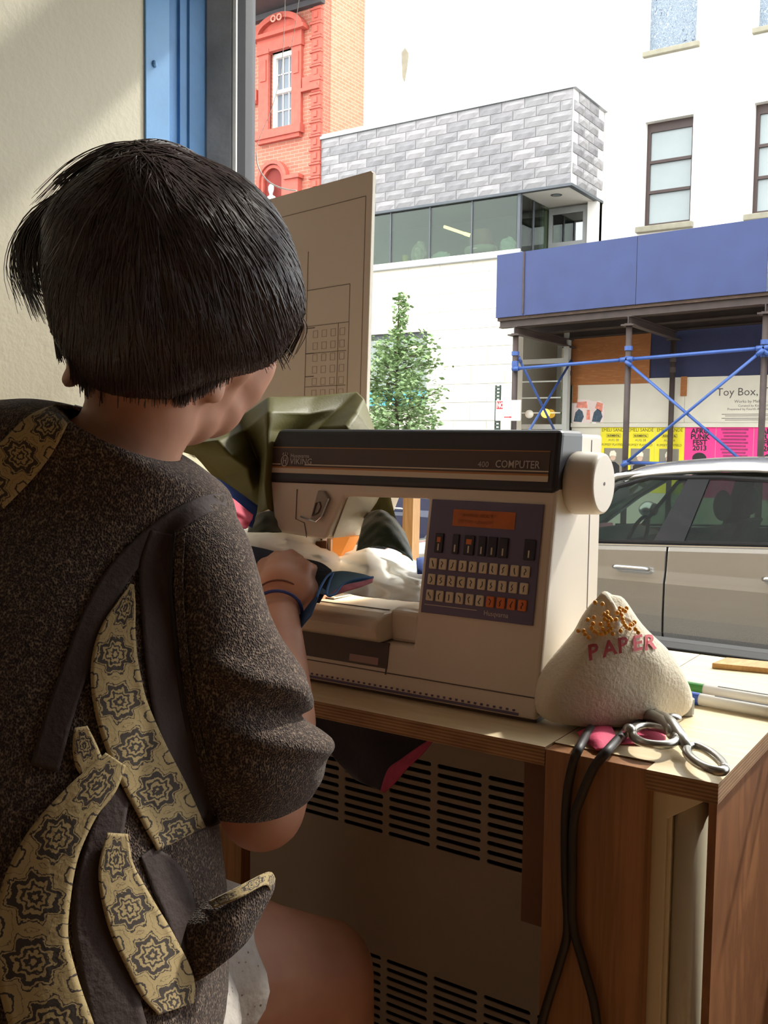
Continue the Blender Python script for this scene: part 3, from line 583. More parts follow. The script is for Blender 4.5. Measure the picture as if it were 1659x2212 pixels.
# ------------------------------------------------------------------ street tree
t = NT('ginkgo_leaf'); t.col(t.ramp(t.noise(t.co(), 9, 2), ((.3, '5d7a4c'), (.5, '84a06a'), (.7, 'a9bd8c')))); leaf_m = t.done(.5, spec=.4)
bark = plain('tree_bark', '5a4a3c', .9, .25, 12, 40, .5)
def tree(bx, by, top, label, seed, wide=1.0, n=2600):
    rr = random.Random(seed); T = thing('street_tree', (bx, by, SZ+.12), label, 'tree')
    obj('trunk', MB().tube(spline([(bx, by, SZ+.12), (bx+.03, by, .8), (bx-.02, by, 1.8), (bx, by, top)], 14), [.06-.054*i/13 for i in range(14)], 8), bark, T, smooth=True)
    lf = MB(); br = MB()
    limbs = [((bx, by, .4+.17*i), rr.uniform(0, 6.28)) for i in range(11)]
    anchors = []
    for i in range(int(95*(top-1)/2.3)): # central leader
        z = top-(i/95)**1.0*2.7; anchors.append((Vector((bx+rr.gauss(0, .045), by+rr.gauss(0, .045), z)), .05+.10*max(0, (2.6-z))))
    for k in range(30):
        z0 = .75+k*.06; a = k*2.4+rr.uniform(-.4, .4); L = wide*(1.0-.33*max(0, z0-.8))*rr.uniform(.55, 1.0)
        p0 = Vector((bx, by, z0)); p1 = p0+Vector((math.cos(a)*L*.6, math.sin(a)*L*.6, .08)); p2 = p0+Vector((math.cos(a)*L, math.sin(a)*L, .22*L))
        pts = spline([p0, p1, p2], 7); br.tube(pts, [.016-.002*i for i in range(7)], 5)
        for i in range(2, 7): anchors.append((pts[i], .10)); anchors.append((pts[i]+Vector((rr.gauss(0, .05), rr.gauss(0, .05), rr.gauss(0, .04))), .09))
    for i in range(n):
        c, sd_ = rr.choice(anchors); c = c+Vector((rr.gauss(0, sd_), rr.gauss(0, sd_), rr.gauss(0, sd_*.8)))
        s_ = rr.uniform(.03, .055); q = Matrix.Rotation(rr.uniform(0, 6.28), 3, 'Z') @ Matrix.Rotation(rr.uniform(-.9, .9), 3, 'X') @ Matrix.Rotation(rr.uniform(-.6, .6), 3, 'Y')
        lf.add([c+q @ Vector(v_) for v_ in ((0, 0, 0), (s_, s_*.7, .01), (s_*.3, s_*1.2, -.004), (-s_*.3, s_*1.2, .004), (-s_, s_*.7, -.01))], [(0, 1, 2, 3, 4)])
    obj('branches', br, bark, T, smooth=True)
    tag(obj('foliage', lf, leaf_m, T, recalc=False), kind='stuff')
tree(-8.18, 12.55, 3.32, 'slender young ginkgo street tree before the white tiled wall', 5, 1.08, 5200)
# ------------------------------------------------------------------ cars
def car(X0, Yn, paint, label, detail=True):
    """four-door car heading -X; X0 nose, Yn near flank"""
    G = SZ; W = .885; yc = Yn+W
    c = thing('parked_car', (X0+2.27, yc, G), label, 'car')
    glass = glassmat('car_glass', (.44, .52, .47), .04); blackp = plain('black_car_trim', '161618', .6, .05, spec=.25); rub = plain('tyre_rubber', '1a1a1b', .8, .1); inner = plain('grey_car_interior', '4c4a4a', .8, .12, 5); chrome = plain('bright_chrome', 'd8d8d8', .15, .02, metal=1.0)
    P = lambda x, y, z: Vector((X0+x, yc+y, G+z))
    def sect(x, top, wd, crown=.03):
        q = []
        for s_ in (1, -1):
            pr = [(.70*wd, .20), (.86*wd/.885*.885, .26), (wd, .42), (wd, .58), (wd-.02, min(.72, top-.06)), (wd-.07, top)]
            pr = [(y, min(z, top-.005*(5-k))) for k, (y, z) in enumerate(pr)]
            q.append([P(x, s_*y, z) for y, z in pr])
        return q[0]+[P(x, .4*wd, top+crown), P(x, 0, top+crown*1.15), P(x, -.4*wd, top+crown)]+q[1][::-1]
    obj('front_body', MB().loft([sect(x, t_, w_) for x, t_, w_ in ((0, .60, .62), (.06, .66, .74), (.25, .735, .83), (.7, .81, .875), (1.15, .87, .885), (1.38, .885, .885))]), paint, c, smooth=True)
    obj('rear_body', MB().loft([sect(x, t_, w_) for x, t_, w_ in ((3.72, .985, .885), (4.0, 1.0, .875), (4.35, 1.0, .83), (4.5, .95, .76), (4.56, .80, .70))]), paint, c, smooth=True)
    belt = lambda x: .865+.105*(x-1.38)/2.34
    def side(name, x0, x1, s_, par=None):
        rings = []
        for i in range(6):
            x = x0+(x1-x0)*i/5; b_ = belt(x)
            out = [(W-.03, .30), (W-.004, .36), (W, .46), (W-.004, .58), (W-.006, .66), (W-.028, .735), (W-.045, b_-.05), (W-.065, b_)]
            inn = [(W-.12, b_), (W-.10, .30)]
            rings.append([P(x, s_*y, z) for y, z in out+inn])
        o_ = obj(name, MB().loft(rings), paint, c, smooth=False, bevel=.006); return o_
    for s_ in (-1, 1):
        fd = side('front_door', 1.388, 2.342, s_); rd = side('rear_door', 2.352, 3.20, s_); side('quarter_panel', 3.21, 3.72, s_)
        obj('rocker', MB().loft([[P(x, s_*y, z) for y, z in ((W-.04, .20), (W-.03, .295), (W-.12, .295), (W-.12, .2))] for x in (1.1, 3.5)]), blackp, c)
        for d_, hx in ((fd, 2.03), (rd, 2.93)):
            obj('door_handle', MB().tube([P(hx, s_*(W+.004), .742), P(hx+.02, s_*(W+.03), .745), P(hx+.20, s_*(W+.03), .745), P(hx+.225, s_*(W+.004), .742)], .014, 8), chrome, d_, smooth=True)
        # side glass and its black frame; zt window top line
        yb, yt = W-.068, W-.275
        def win(poly, nm='side_glass'):
            f_ = lambda x, k: P(x, s_*(yb+(yt-yb)*k), belt(x)*(1-k)+1.315*k)
            mb_ = MB().prism([f_(x, k) for x, k in poly], [f_(x, k)+Vector((0, -s_*.006, 0)) for x, k in poly]); return obj(nm, mb_, glass, c)
        win([(1.62, .0), (2.27, .0), (2.42, .97), (2.1, .93), (1.95, .8)]); win([(2.42, .0), (3.28, .0), (3.22, .75), (3.1, .95), (2.50, .98)])
        def strip(pts, w0, m_, nm, th=.02):
            a = [P(x, s_*(yb+(yt-yb)*k+.004), belt(x)*(1-k)+1.315*k) for x, k in pts]
            return obj(nm, MB().tube(a, w0, 6, flat=.5, ref=(0, 1, 0)), m_, c)
        strip([(1.40, 0.0), (2.3, 0.0), (3.4, 0.0)], .016, blackp, 'belt_trim')
        strip([(1.40, -.045), (2.345, -.045), (3.4, -.045)], .006, chrome, 'belt_chrome')
        strip([(1.62, 0), (1.95, .82), (2.15, .97), (2.6, 1.0), (3.08, .97), (3.25, .7), (3.36, 0)], .017, blackp, 'window_frame')
        obj('b_pillar', MB().prism([P(x, s_*(yb+(yt-yb)*k+.006), belt(x)*(1-k)+1.315*k) for x, k in ((2.25, 0), (2.44, 0), (2.53, .99), (2.40, .99))], [P(x, s_*(yb+(yt-yb)*k-.03), belt(x)*(1-k)+1.315*k) for x, k in ((2.25, 0), (2.44, 0), (2.53, .99), (2.40, .99))]), blackp, c)
        obj('a_pillar', MB().tube([P(1.28, s_*(W-.09), .88), P(1.62, s_*(W-.17), 1.13), P(1.93, s_*(W-.285), 1.30), P(2.1, s_*(W-.30), 1.33)], [.035, .033, .028, .016], 8), paint, c, smooth=True)
        obj('c_pillar', MB().prism([P(*q) for q in ((3.30, s_*(W-.07), .96), (3.80, s_*(W-.09), .985), (3.45, s_*(W-.28), 1.33), (3.12, s_*(W-.28), 1.34))], [P(*q) for q in ((3.30, s_*(W-.13), .96), (3.80, s_*(W-.15), .985), (3.45, s_*(W-.34), 1.33), (3.12, s_*(W-.34), 1.34))]), paint, c)
        mr = obj('wing_mirror', MB().ball(P(1.62, s_*(W+.07), 1.0), (.07, .10, .065), 14, 10), paint, c, smooth=True)
        obj('mirror_glass', MB().ball(P(1.67, s_*(W+.07), 1.0), (.025, .085, .052), 12, 8), blackp, mr, smooth=True)
        for wx in (.86, 3.62):
            wh = obj('wheel', MB().tube([P(wx, s_*(W-.22), .32), P(wx, s_*(W-.03), .32), P(wx, s_*(W-.005), .32)], [.32, .32, .29], 28), rub, c)
            obj('hub', MB().tube([P(wx, s_*(W-.05), .32), P(wx, s_*(W+.004), .32)], [.21, .20], 20), chrome, wh)
        obj('headlamp', MB().ball(P(.16, s_*.62, .62), (.13, .14, .05), 12, 8), frost, c, smooth=True); obj('tail_lamp', MB().ball(P(4.42, s_*.64, .82), (.13, .15, .07), 12, 8), plain('red_lamp', '9c2020', .3, .05), c, smooth=True)
    roof = []
    for x, z, w_ in ((1.92, 1.32, .60), (2.0, 1.355, .605), (2.4, 1.405, .61), (2.8, 1.42, .61), (3.2, 1.40, .605), (3.45, 1.345, .59)):
        roof.append([P(x, w_+.035, z-.07), P(x, w_, z-.02), P(x, w_*.6, z+.025), P(x, 0, z+.04), P(x, -w_*.6, z+.025), P(x, -w_, z-.02), P(x, -w_-.035, z-.07), P(x, -w_*.9, z-.06), P(x, 0, z-.0), P(x, w_*.9, z-.06)])
    obj('roof', MB().loft(roof), paint, c, smooth=True, sub=1)
    obj('windscreen', MB().grid([[P(1.25, y, .90+.04*(1-(y/.8)**2)) for y in (-.78, -.4, 0, .4, .78)], [P(1.95, y, 1.33+.03*(1-(y/.6)**2)) for y in (-.58, -.3, 0, .3, .58)]]), glass, c, solid=.006)
    obj('rear_screen', MB().grid([[P(3.95, y, 1.0) for y in (-.74, 0, .74)], [P(3.45, y, 1.33+.03*(1-(y/.6)**2)) for y in (-.56, 0, .56)]]), glass, c, solid=.006)
    obj('floor_pan', MB().box(X0+1.0, X0+4.0, yc-.78, yc+.78, G+.19, G+.28), blackp, c)
    obj('dashboard', MB().loft([[P(x, y, z) for x, z in ((1.36, .5), (1.36, .86), (1.6, .90), (1.82, .84), (1.85, .6))] for y in (-.72, .72)]), plain('dark_dashboard', '26282a', .6, .08), c)
    obj('steering_wheel', MB().tube([P(1.98+.06*math.sin(a*math.pi/10), -.36+.18*math.cos(a*math.pi/10), .86+.17*math.sin(a*math.pi/10)) for a in range(21)], .014, 6), blackp, c, smooth=True)
    for y in (-.37, .37):
        s1 = obj('front_seat', MB().loft([[P(x, y+q, z) for q in (-.24, -.2, .2, .24)]+[P(x+.1, y+q, z) for q in (.24, -.24)] for x, z in ((2.36, .42), (2.40, .7), (2.47, .95), (2.5, 1.0))]).box(X0+1.95, X0+2.45, yc+y-.25, yc+y+.25, G+.3, G+.46), inner, c, bevel=.02)
        obj('headrest', MB().ball(P(2.55, y, 1.13), (.05, .13, .10), 14, 10), inner, s1, smooth=True)
    s2 = obj('rear_seat', MB().loft([[P(x, q, z) for q in (-.64, .64)]+[P(x+.14, q, z) for q in (.64, -.64)] for x, z in ((3.28, .42), (3.36, .75), (3.43, .98))]), inner, c, bevel=.02)
    for y in (-.4, .4): obj('headrest', MB().ball(P(3.47, y, 1.06), (.05, .13, .09), 14, 10), inner, s2, smooth=True)
    return c
silver = plain('silver_car_paint', '9b9893', .25, .03, 3, metal=.75, coat=.6)
car(-4.19, 5.85, silver, 'silver four-door car parked at the near kerb')
car(-9.3, 9.6, plain('dark_blue_car_paint', '1c2544', .3, .05, 3, coat=.6), 'dark blue car parked across the street, glimpsed through the machine arm')
# ================================================================== RADIATOR COVER
YR = 1.12
cover_m = plain('beige_radiator_enamel', 'c0ad9e', .5, .05, 3, 60, .06)
def curve_sheet(outer, holes, ext):
    cu = bpy.data.curves.new('tmp', 'CURVE'); cu.dimensions = '2D'; cu.fill_mode = 'BOTH'; cu.extrude = ext
    for pl in [outer]+holes:
        sp = cu.splines.new('POLY'); sp.points.add(len(pl)-1); sp.use_cyclic_u = True
        for p, (x, z) in zip(sp.points, pl): p.co = (x, z, 0, 1)
    o = bpy.data.objects.new('tmp', cu); COL.objects.link(o); dg = bpy.context.evaluated_depsgraph_get(); me = o.evaluated_get(dg).to_mesh()
    vs = [(v.co.x, v.co.z, v.co.y) for v in me.vertices]; fs = [tuple(p.vertices) for p in me.polygons]; bpy.data.objects.remove(o)
    return vs, fs
rc = thing('radiator_cover', (-.9, 1.2, 0), 'beige slotted metal radiator cover under the worktop', 'radiator cover')
def slots(zbot, n):
    out = []
    for c in range(13):
        x0 = -.496+.0785*0-.0785*c-.002; x0 = -.4985-.0785*c+.0785; x1 = x0+.0690
        for r_ in range(n):
            z = zbot+.0126*r_; h = .0032
            out.append([(x1-h+h*math.cos(a), z+h*math.sin(a)) for a in (-1.57, -.8, 0, .8, 1.57)]+[(x0+h-h*math.cos(a), z+h*math.sin(a)) for a in (1.57, .8, 0, -.8, -1.57)])
    return out
vs, fs = curve_sheet([(-1.42, .02), (-.30, .02), (-.30, .70), (-1.42, .70)], slots(.471, 10)+slots(.17, 10), .0012)
obj('front_grille', MB().add([(x, YR+y, z) for x, y, z in vs], fs), cover_m, rc)
obj('top_plate', MB().box(-1.42, -.30, YR, 1.33, .70, .7025), cover_m, rc)
obj('end_plate', MB().box(-.302, -.30, YR, 1.33, .02, .70), cover_m, rc)
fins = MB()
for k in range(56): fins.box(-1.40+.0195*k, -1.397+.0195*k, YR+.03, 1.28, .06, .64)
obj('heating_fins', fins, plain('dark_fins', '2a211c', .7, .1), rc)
# ================================================================== WORKTOP
ply_top = wood('worktop_veneer', 'efdfc0', 'e2cda6', .42, (3, 30, 30), dist=1.2)
t = NT('plywood_edge'); zc_ = t.sepxyz(t.co())[2]; st = t.math('SINE', t.math('MULTIPLY', zc_, 1900.0)); nz = t.noise(t.mapped((25, 25, 60)), 1, 4)
t.col(t.mix(t.math('MULTIPLY', t.math('ADD', st, 1.0), .5), t.ramp(nz, ((.3, '6d4a30'), (.7, '8a6444'))), t.ramp(nz, ((.3, '94704c'), (.7, 'b59066'))))); ply_edge = t.done(.7)
panel_wood = wood('brown_panel_veneer', 'a97850', '8f6240', .45, (38, 38, 1.6), dist=.8)
arc_wood = wood('cathedral_grain_veneer', '9a6844', '7c5034', .45, (5, 7, 2.2), dist=3.0)
ZD0, ZD1 = .722, .74
YB = 1.335
dk = thing('worktop', (-.8, 1.08, 0), 'plywood worktop with raw layered edges running along the window', 'worktop')
def board(name, poly, z0=ZD0, z1=ZD1):
    """plywood board: veneer top and bottom, layered edges"""
    n = len(poly); mb = MB(); mb.add([(x, y, z0) for x, y in poly]+[(x, y, z1) for x, y in poly], [tuple(range(n))[::-1], tuple(range(n, 2*n))], 0)
    mb.add([(x, y, z0) for x, y in poly]+[(x, y, z1) for x, y in poly], [(i, (i+1) % n, n+(i+1) % n, n+i) for i in range(n)], 1)
    return obj(name, mb, [ply_top, ply_edge], dk)
board('left_board', [(-1.42, .826), (-.367, .826), (-.367, YB), (-1.42, YB)])
board('right_board', [(-.366, .845), (-.268, .845), (-.268, .820), (-.206, .820), (-.206, YB), (-.366, YB)])
obj('front_panel', MB().box(-.366, -.2685, .825, .8445, 0, .7385), panel_wood, dk, bevel=.0008)
obj('cleat', MB().box(-.405, -.372, .862, .90, .545, .7215), plain('dark_cleat_wood', '6e4a34', .6, .15, 12), dk, bevel=.001)
obj('left_support', MB().box(-.93, -.815, .90, .918, 0, .7215), panel_wood, dk, bevel=.001)
obj('side_panel', MB().box(-.219, -.212, .842, YB, 0, .7215), arc_wood, dk)
leg_m = plain('cream_enamel_leg', 'd9ceb4', .4, .05, 4, 30, .05)
lg = obj('metal_leg', MB().pz([(-.238+.0155*math.cos(a*math.pi/12), .862+.0155*math.sin(a*math.pi/12)) for a in range(24)], 0, .7215), leg_m, dk, smooth=False)
for p in lg.data.polygons: p.use_smooth = len(p.vertices) == 4
obj('flat_bar', MB().box(-.272, -.256, .8455, .850, 0, .7215), leg_m, dk, bevel=.001)
obj('rib', MB().box(-.2615, -.2525, .850, .862, 0, .70), leg_m, dk, bevel=.001)
obj('gusset', MB().py([(-.272, .7215), (-.2225, .7215), (-.2225, .714), (-.256, .690), (-.272, .690)], .846, .850), leg_m, dk, bevel=.0008)
# cables hanging over the edge
black_cable = plain('black_cable_rubber', '241d1c', .5, .08)
def onpanel(pts, y=.8185): return [atY(px_, py_, y) for px_, py_ in pts]
ca = [atZ(1276, 1574, .746), atZ(1268, 1586, .7465)]+onpanel([(1250, 1618), (1238, 1650), (1226, 1710), (1221, 1790), (1222, 1900), (1226, 2010), (1208, 2085), (1170, 2212), (1130, 2400)])
tag(obj('power_cable', MB().tube(spline(ca, 60), .0043, 10), black_cable, None, smooth=True), 'black cable hanging over the worktop edge, left strand curving left', 'cable')
cb = [atZ(1392, 1556, .747), atZ(1362, 1574, .7475), atZ(1340, 1592, .747)]+onpanel([(1312, 1622), (1282, 1660), (1256, 1720), (1240, 1775), (1237, 1900), (1238, 2000), (1262, 2090), (1288, 2200), (1300, 2400)], .8155)
tag(obj('power_cable', MB().tube(spline(cb, 60), .0043, 10), black_cable, None, smooth=True), 'black cable running from under the shears down the panel, curving right', 'cable')
# ================================================================== SEWING MACHINE
cream = plain('cream_machine_plastic', 'd0c4b4', .38, .03, 4, 90, .03)
char = plain('charcoal_band_plastic', '2b2a30', .45, .06, 4)
brownb = plain('brown_stripe_print', '4d3f3c', .5, .05)
pin_w = plain('cream_pinstripe', 'c9bba6', .5, .03); pin_o = plain('orange_pinstripe', 'a8703c', .5, .03)
purple = plain('violet_control_panel', '5c5372', .45, .04, 5)
key_w = plain('ivory_key', 'c9bda6', .45, .03); key_k = plain('dark_navy_key', '1d1a2c', .45, .05); key_o = plain('orange_key', 'c96a2c', .45, .04)
steel = plain('bright_steel', 'c8c8c8', .22, .04, metal=1.0); dark_rec = plain('dark_recess_plastic', '4d413c', .5, .1)
def FYm(z): return .884+(z-.74)/.30*.05
sm = thing('sewing_machine', (-.6, .96, .74), 'cream computerised sewing machine with charcoal top band and violet keypad', 'sewing machine')
def leanprism(poly, yb, dy=0, mi=0):
    return MB().prism([(x, FYm(z)+dy, z) for x, z in poly], [(x, yb, z) for x, z in poly])
body = [(-.404, .7445), (-.404, 1.036), (-.783, 1.036), (-.790, .972), (-.773, .912), (-.695, .908), (-.672, .960), (-.557, .962), (-.557, .800), (-.778, .800), (-.778, .7445)]
obj('body', leanprism(body, 1.045), cream, sm, bevel=.004, seg=3)
band = [(-.4035, .9735), (-.4035, 1.0395), (-.784, 1.0395), (-.7925, 1.02), (-.7925, .9725)]
obj('top_band', MB().prism([(x, FYm(z)-.003, z) for x, z in band], [(x, .99, z) for x, z in band]), char, sm, bevel=.006, seg=3)
def onface(name, x0, x1, z0, z1, m_, par=sm, d=.0035, bev=0, th=.0015):
    return obj(name, MB().prism([(x0, FYm(z0)-d, z0), (x1, FYm(z0)-d, z0), (x1, FYm(z1)-d, z1), (x0, FYm(z1)-d, z1)], [(x0, FYm(z0)-d+th, z0), (x1, FYm(z0)-d+th, z0), (x1, FYm(z1)-d+th, z1), (x0, FYm(z1)-d+th, z1)]), m_, par, bevel=bev)
onface('stripe_field', -.789, -.414, .9905, 1.017, brownb, d=.0036)
onface('pinstripe', -.789, -.414, 1.0165, 1.0175, pin_o, d=.0038)
onface('pinstripe', -.789, -.773, .9955, .9968, pin_w, d=.0040); onface('pinstripe', -.735, -.414, .9955, .9968, pin_w, d=.0040)
onface('pinstripe', -.790, -.414, .9915, .9935, pin_o, d=.0040); onface('pinstripe', -.790, -.414, .9855, .9915, pin_w, d=.0038)
tilt = Vector((0, .05/.30, 1)).normalized(); silver_ink = plain('silver_lettering', 'b3aaa4', .45, .03)
def facept(x, z, d=.0042): return Vector((x, FYm(z)-d, z))
em = obj('emblem', MB().tube([facept(-.7665+.0052*math.cos(a*math.pi/10), 1.0005+.0066*math.sin(a*math.pi/10), .0042) for a in range(21)], .0008, 6)
    .tube([facept(-.7705, 1.0075), facept(-.7695, 1.0105)], .0008, 5).tube([facept(-.7665, 1.008), facept(-.7665, 1.0115)], .0008, 5).tube([facept(-.7625, 1.0075), facept(-.7635, 1.0105)], .0008, 5)
    .tube([facept(-.7685, .9965), facept(-.7685, 1.0045)], .0007, 5).tube([facept(-.7645, .9965), facept(-.7645, 1.0045)], .0007, 5).tube([facept(-.7685, 1.0005), facept(-.7645, 1.0005)], .0007, 5), silver_ink, sm)
text('brand_lettering', 'Husqvarna', .0068, facept(-.758, 1.0045), XD, tilt, silver_ink, sm)
text('brand_lettering', 'VIKING', .0105, facept(-.758, .9965), XD, tilt, silver_ink, sm)
text('model_lettering', '400', .009, facept(-.497, .9990), XD, tilt, silver_ink, sm); text('model_lettering', 'COMPUTER', .0115, facept(-.476, .9990), XD, tilt, silver_ink, sm, sx=.86, bold=.0001)
# control panel
pn = onface('control_panel', -.551, -.4165, .8385, .962, purple, d=.0022, th=.0025, bev=.0006)
disp = onface('display', -.522, -.447, .9345, .9525, plain('amber_display', 'b5622a', .25, .1, 60), pn, d=.0028)
text('readout', '* SEWING GUIDE *', .0055, facept(-.515, .945, .0030), XD, tilt, plain('display_dark_digits', '8c4a22', .4, .05), disp)
text('readout', 'STITCH  LENGTH', .0055, facept(-.515, .938, .0030), XD, tilt, MATS['display_dark_digits'], disp)
for x, w_ in ((-.541, .0105), (-.519, .008), (-.5045, .0125), (-.4875, .0095), (-.4755, .0105), (-.4625, .0105), (-.4335, .0125)):
    k_ = onface('dark_key', x, x+w_, .9045, .9255, key_k, pn, d=.0045, th=.0025, bev=.0008)
    if x < -.53 or -.506 < x < -.50: onface('symbol', x+.003, x+w_-.003, .916, .9215, key_o, k_, d=.0049, th=.0006)
    onface('symbol', x+w_/2-.0008, x+w_/2+.0008, .907, .9145, key_w, k_, d=.0049, th=.0006)
for r_ in range(3):
    for c in range(10):
        x = -.5455+.01235*c; z = .8865-.0172*r_
        m_ = key_o if r_ == 2 and c > 5 else key_w
        k_ = onface('key', x, x+.0098, z, z+.0118, m_, pn, d=.0045, th=.0025, bev=.0012)
        g = random.Random(c*7+r_); cx_ = x+.0049; pts = [facept(cx_+g.uniform(-.0016, .0016), z+.0025+.0022*i, .0048) for i in range(4)]
        obj('symbol', MB().tube(pts, .00045, 5), key_k, k_)
onface('rule_line', -.547, -.482, .8472, .8478, pin_w, pn, d=.0028, th=.0006)
text('signature', 'Husqvarna', .0075, facept(-.473, .8435, .0030), XD, (0, .1667, 1), pin_w, pn, sx=.9)
# lower front: recess, seam, measuring scale
rec = onface('bobbin_recess', -.722, -.588, .7715, .7995, dark_rec, d=.0012, th=.002)
onface('bobbin_label', -.640, -.600, .774, .782, plain('dull_pink_label', '9a7a76', .4, .1), rec, d=.0018, th=.0006)
onface('seam', -.590, -.5885, .765, .80, dark_rec, d=.0008, th=.001); onface('seam', -.778, -.4045, .7665, .7675, dark_rec, d=.0008, th=.001)
scm = plain('violet_scale_print', '564e6e', .5, .05)
scl = onface('measuring_scale', -.77, -.4235, .7470, .7495, scm, d=.0010, th=.001)
for k in range(46): onface('scale_tick', -.768+.0075*k, -.7655+.0075*k, .7506, .7526, scm, scl, d=.0010, th=.001)
obj('foot_gasket', MB().box(-.775, -.407, .893, 1.04, .7402, .7446), dark_rec, sm)
# free arm bed
bedp = [(.885, .801), (.872, .806), (.868, .818), (.874, .829), (.890, .834), (1.0, .836), (1.0, .801)]
obj('free_arm', MB().px(bedp, -.778, -.592), cream, sm, bevel=.004, seg=3)
obj('free_arm_root', MB().px([(.905, .80), (.902, .835), (.915, .838), (1.0, .838), (1.0, .80)], -.594, -.555), cream, sm, bevel=.004, seg=2)
obj('bed_seam', MB().box(-.70, -.597, .905, .907, .8345, .8352), dark_rec, sm)
obj('needle_plate', MB().box(-.745, -.690, .925, .99, .8355, .8372), steel, sm, bevel=.0006)
# head: thread guide, needle bar, presser bar, lamp
obj('head_side', MB().prism([(-.6935, .925, .909), (-.671, .925, .9595), (-.671, 1.0, .9595), (-.6935, .985, .909)], [(-.6925, .925, .909), (-.670, .925, .9595), (-.670, 1.0, .9595), (-.6925, .985, .909)]), plain('lit_head_cream', 'e2d8c0', .4, .03), sm)  # paler than the body cream: light on this side painted in
obj('head_seam', MB().tube([facept(-.745, .966, .0005), facept(-.742, .93, .0005), facept(-.728, .926, .0005), facept(-.722, .909, .0005)], .0005, 5), dark_rec, sm)
gd = obj('thread_guide', MB().prism([facept(x, z, .006) for x, z in ((-.716, .932), (-.709, .966), (-.700, .9655), (-.692, .957), (-.700, .936), (-.706, .931))], [facept(x, z, 0) for x, z in ((-.716, .932), (-.709, .966), (-.700, .9655), (-.692, .957), (-.700, .936), (-.706, .931))]), plain('grey_guide_plastic', '8f887e', .35, .05), sm, bevel=.0012)
obj('guide_loop', MB().tube([facept(-.712, .936, .0068), facept(-.7085, .951, .0068), facept(-.7035, .9525, .0068), facept(-.701, .947, .0068), facept(-.704, .940, .0068), facept(-.712, .936, .0068)], .0009, 6), dark_rec, gd)
obj('guide_edge', MB().tube([facept(-.732, .9335, .004), facept(-.716, .9305, .0065), facept(-.706, .929, .0065), facept(-.699, .935, .0065), facept(-.691, .957, .0065)], .0011, 6), steel, gd)
NX, NY = -.727, .945
nb = obj('needle_bar', MB().tube([(NX, NY, .915), (NX, NY, .884)], .0026, 10).box(NX-.005, NX+.006, NY-.006, NY+.005, .888, .902), plain('dark_bronze_clamp', '5d3a24', .4, .1, metal=.4), sm)
obj('needle', MB().tube([(NX-.002, NY, .888), (NX-.002, NY, .845), (NX-.002, NY, .838)], [.0008, .0007, .0002], 6), steel, nb)
pb = obj('presser_bar', MB().tube([(NX+.0105, NY+.004, .915), (NX+.0105, NY+.004, .852)], .0026, 10), steel, sm, smooth=True)
obj('presser_foot', MB().box(NX-.006, NX+.014, NY-.014, NY+.012, .8395, .843).box(NX+.006, NX+.015, NY-.003, NY+.010, .843, .856), plain('ivory_foot', 'd6c9a0', .4, .05), pb, bevel=.001)
obj('lamp_lens', MB().prism([(-.7145, NY+.008, .9085), (-.688, NY+.008, .9085), (-.702, NY+.008, .884), (-.7145, NY+.008, .884)], [(-.7145, NY+.03, .9085), (-.688, NY+.03, .9085), (-.702, NY+.03, .884), (-.7145, NY+.03, .884)]), emit('amber_lamp_lens', 'e08a3c', .55), sm)
# hand wheel on the right flank
kc = Vector((-.404, .966, .984)); n_ = 40
def wheel_ring(x, r): return [(x, kc.y+r*math.cos(2*math.pi*k/n_), kc.z+r*math.sin(2*math.pi*k/n_)) for k in range(n_)]
hw = obj('hand_wheel', MB().loft([wheel_ring(-.404, .0315), wheel_ring(-.400, .0335), wheel_ring(-.397, .0335), wheel_ring(-.375, .0325), wheel_ring(-.3715, .0315), wheel_ring(-.370, .0295)]), cream, sm, smooth=False, bevel=.001)
for p in hw.data.polygons: p.use_smooth = len(p.vertices) == 4
obj('wheel_dot', MB().tube([(-.370, kc.y, kc.z), (-.3695, kc.y, kc.z)], .0018, 10), dark_rec, hw)
obj('flank_seam', MB().box(-.4042, -.4036, 1.012, 1.0135, .75, 1.03), dark_rec, sm)
obj('rear_cover', MB().prism([(-.41, 1.046, .76), (-.41, 1.046, 1.03), (-.74, 1.046, 1.03), (-.74, 1.046, .965), (-.52, 1.046, .965), (-.52, 1.046, .76)], [(-.412, 1.056, .765), (-.412, 1.056, 1.025), (-.735, 1.056, 1.025), (-.735, 1.056, .97), (-.515, 1.056, .97), (-.515, 1.056, .765)]), cream, sm, bevel=.003)
ld = bpy.data.lights.new('machine_lamp', 'SPOT'); ld.energy = .9; ld.color = (1.0, .78, .5); ld.spot_size = math.radians(120); ld.spot_blend = .6; ld.shadow_soft_size = .01
lo = bpy.data.objects.new('machine_lamp', ld); COL.objects.link(lo); lo.location = (-.700, .965, .880); lo.rotation_euler = (math.radians(-8), math.radians(14), 0)
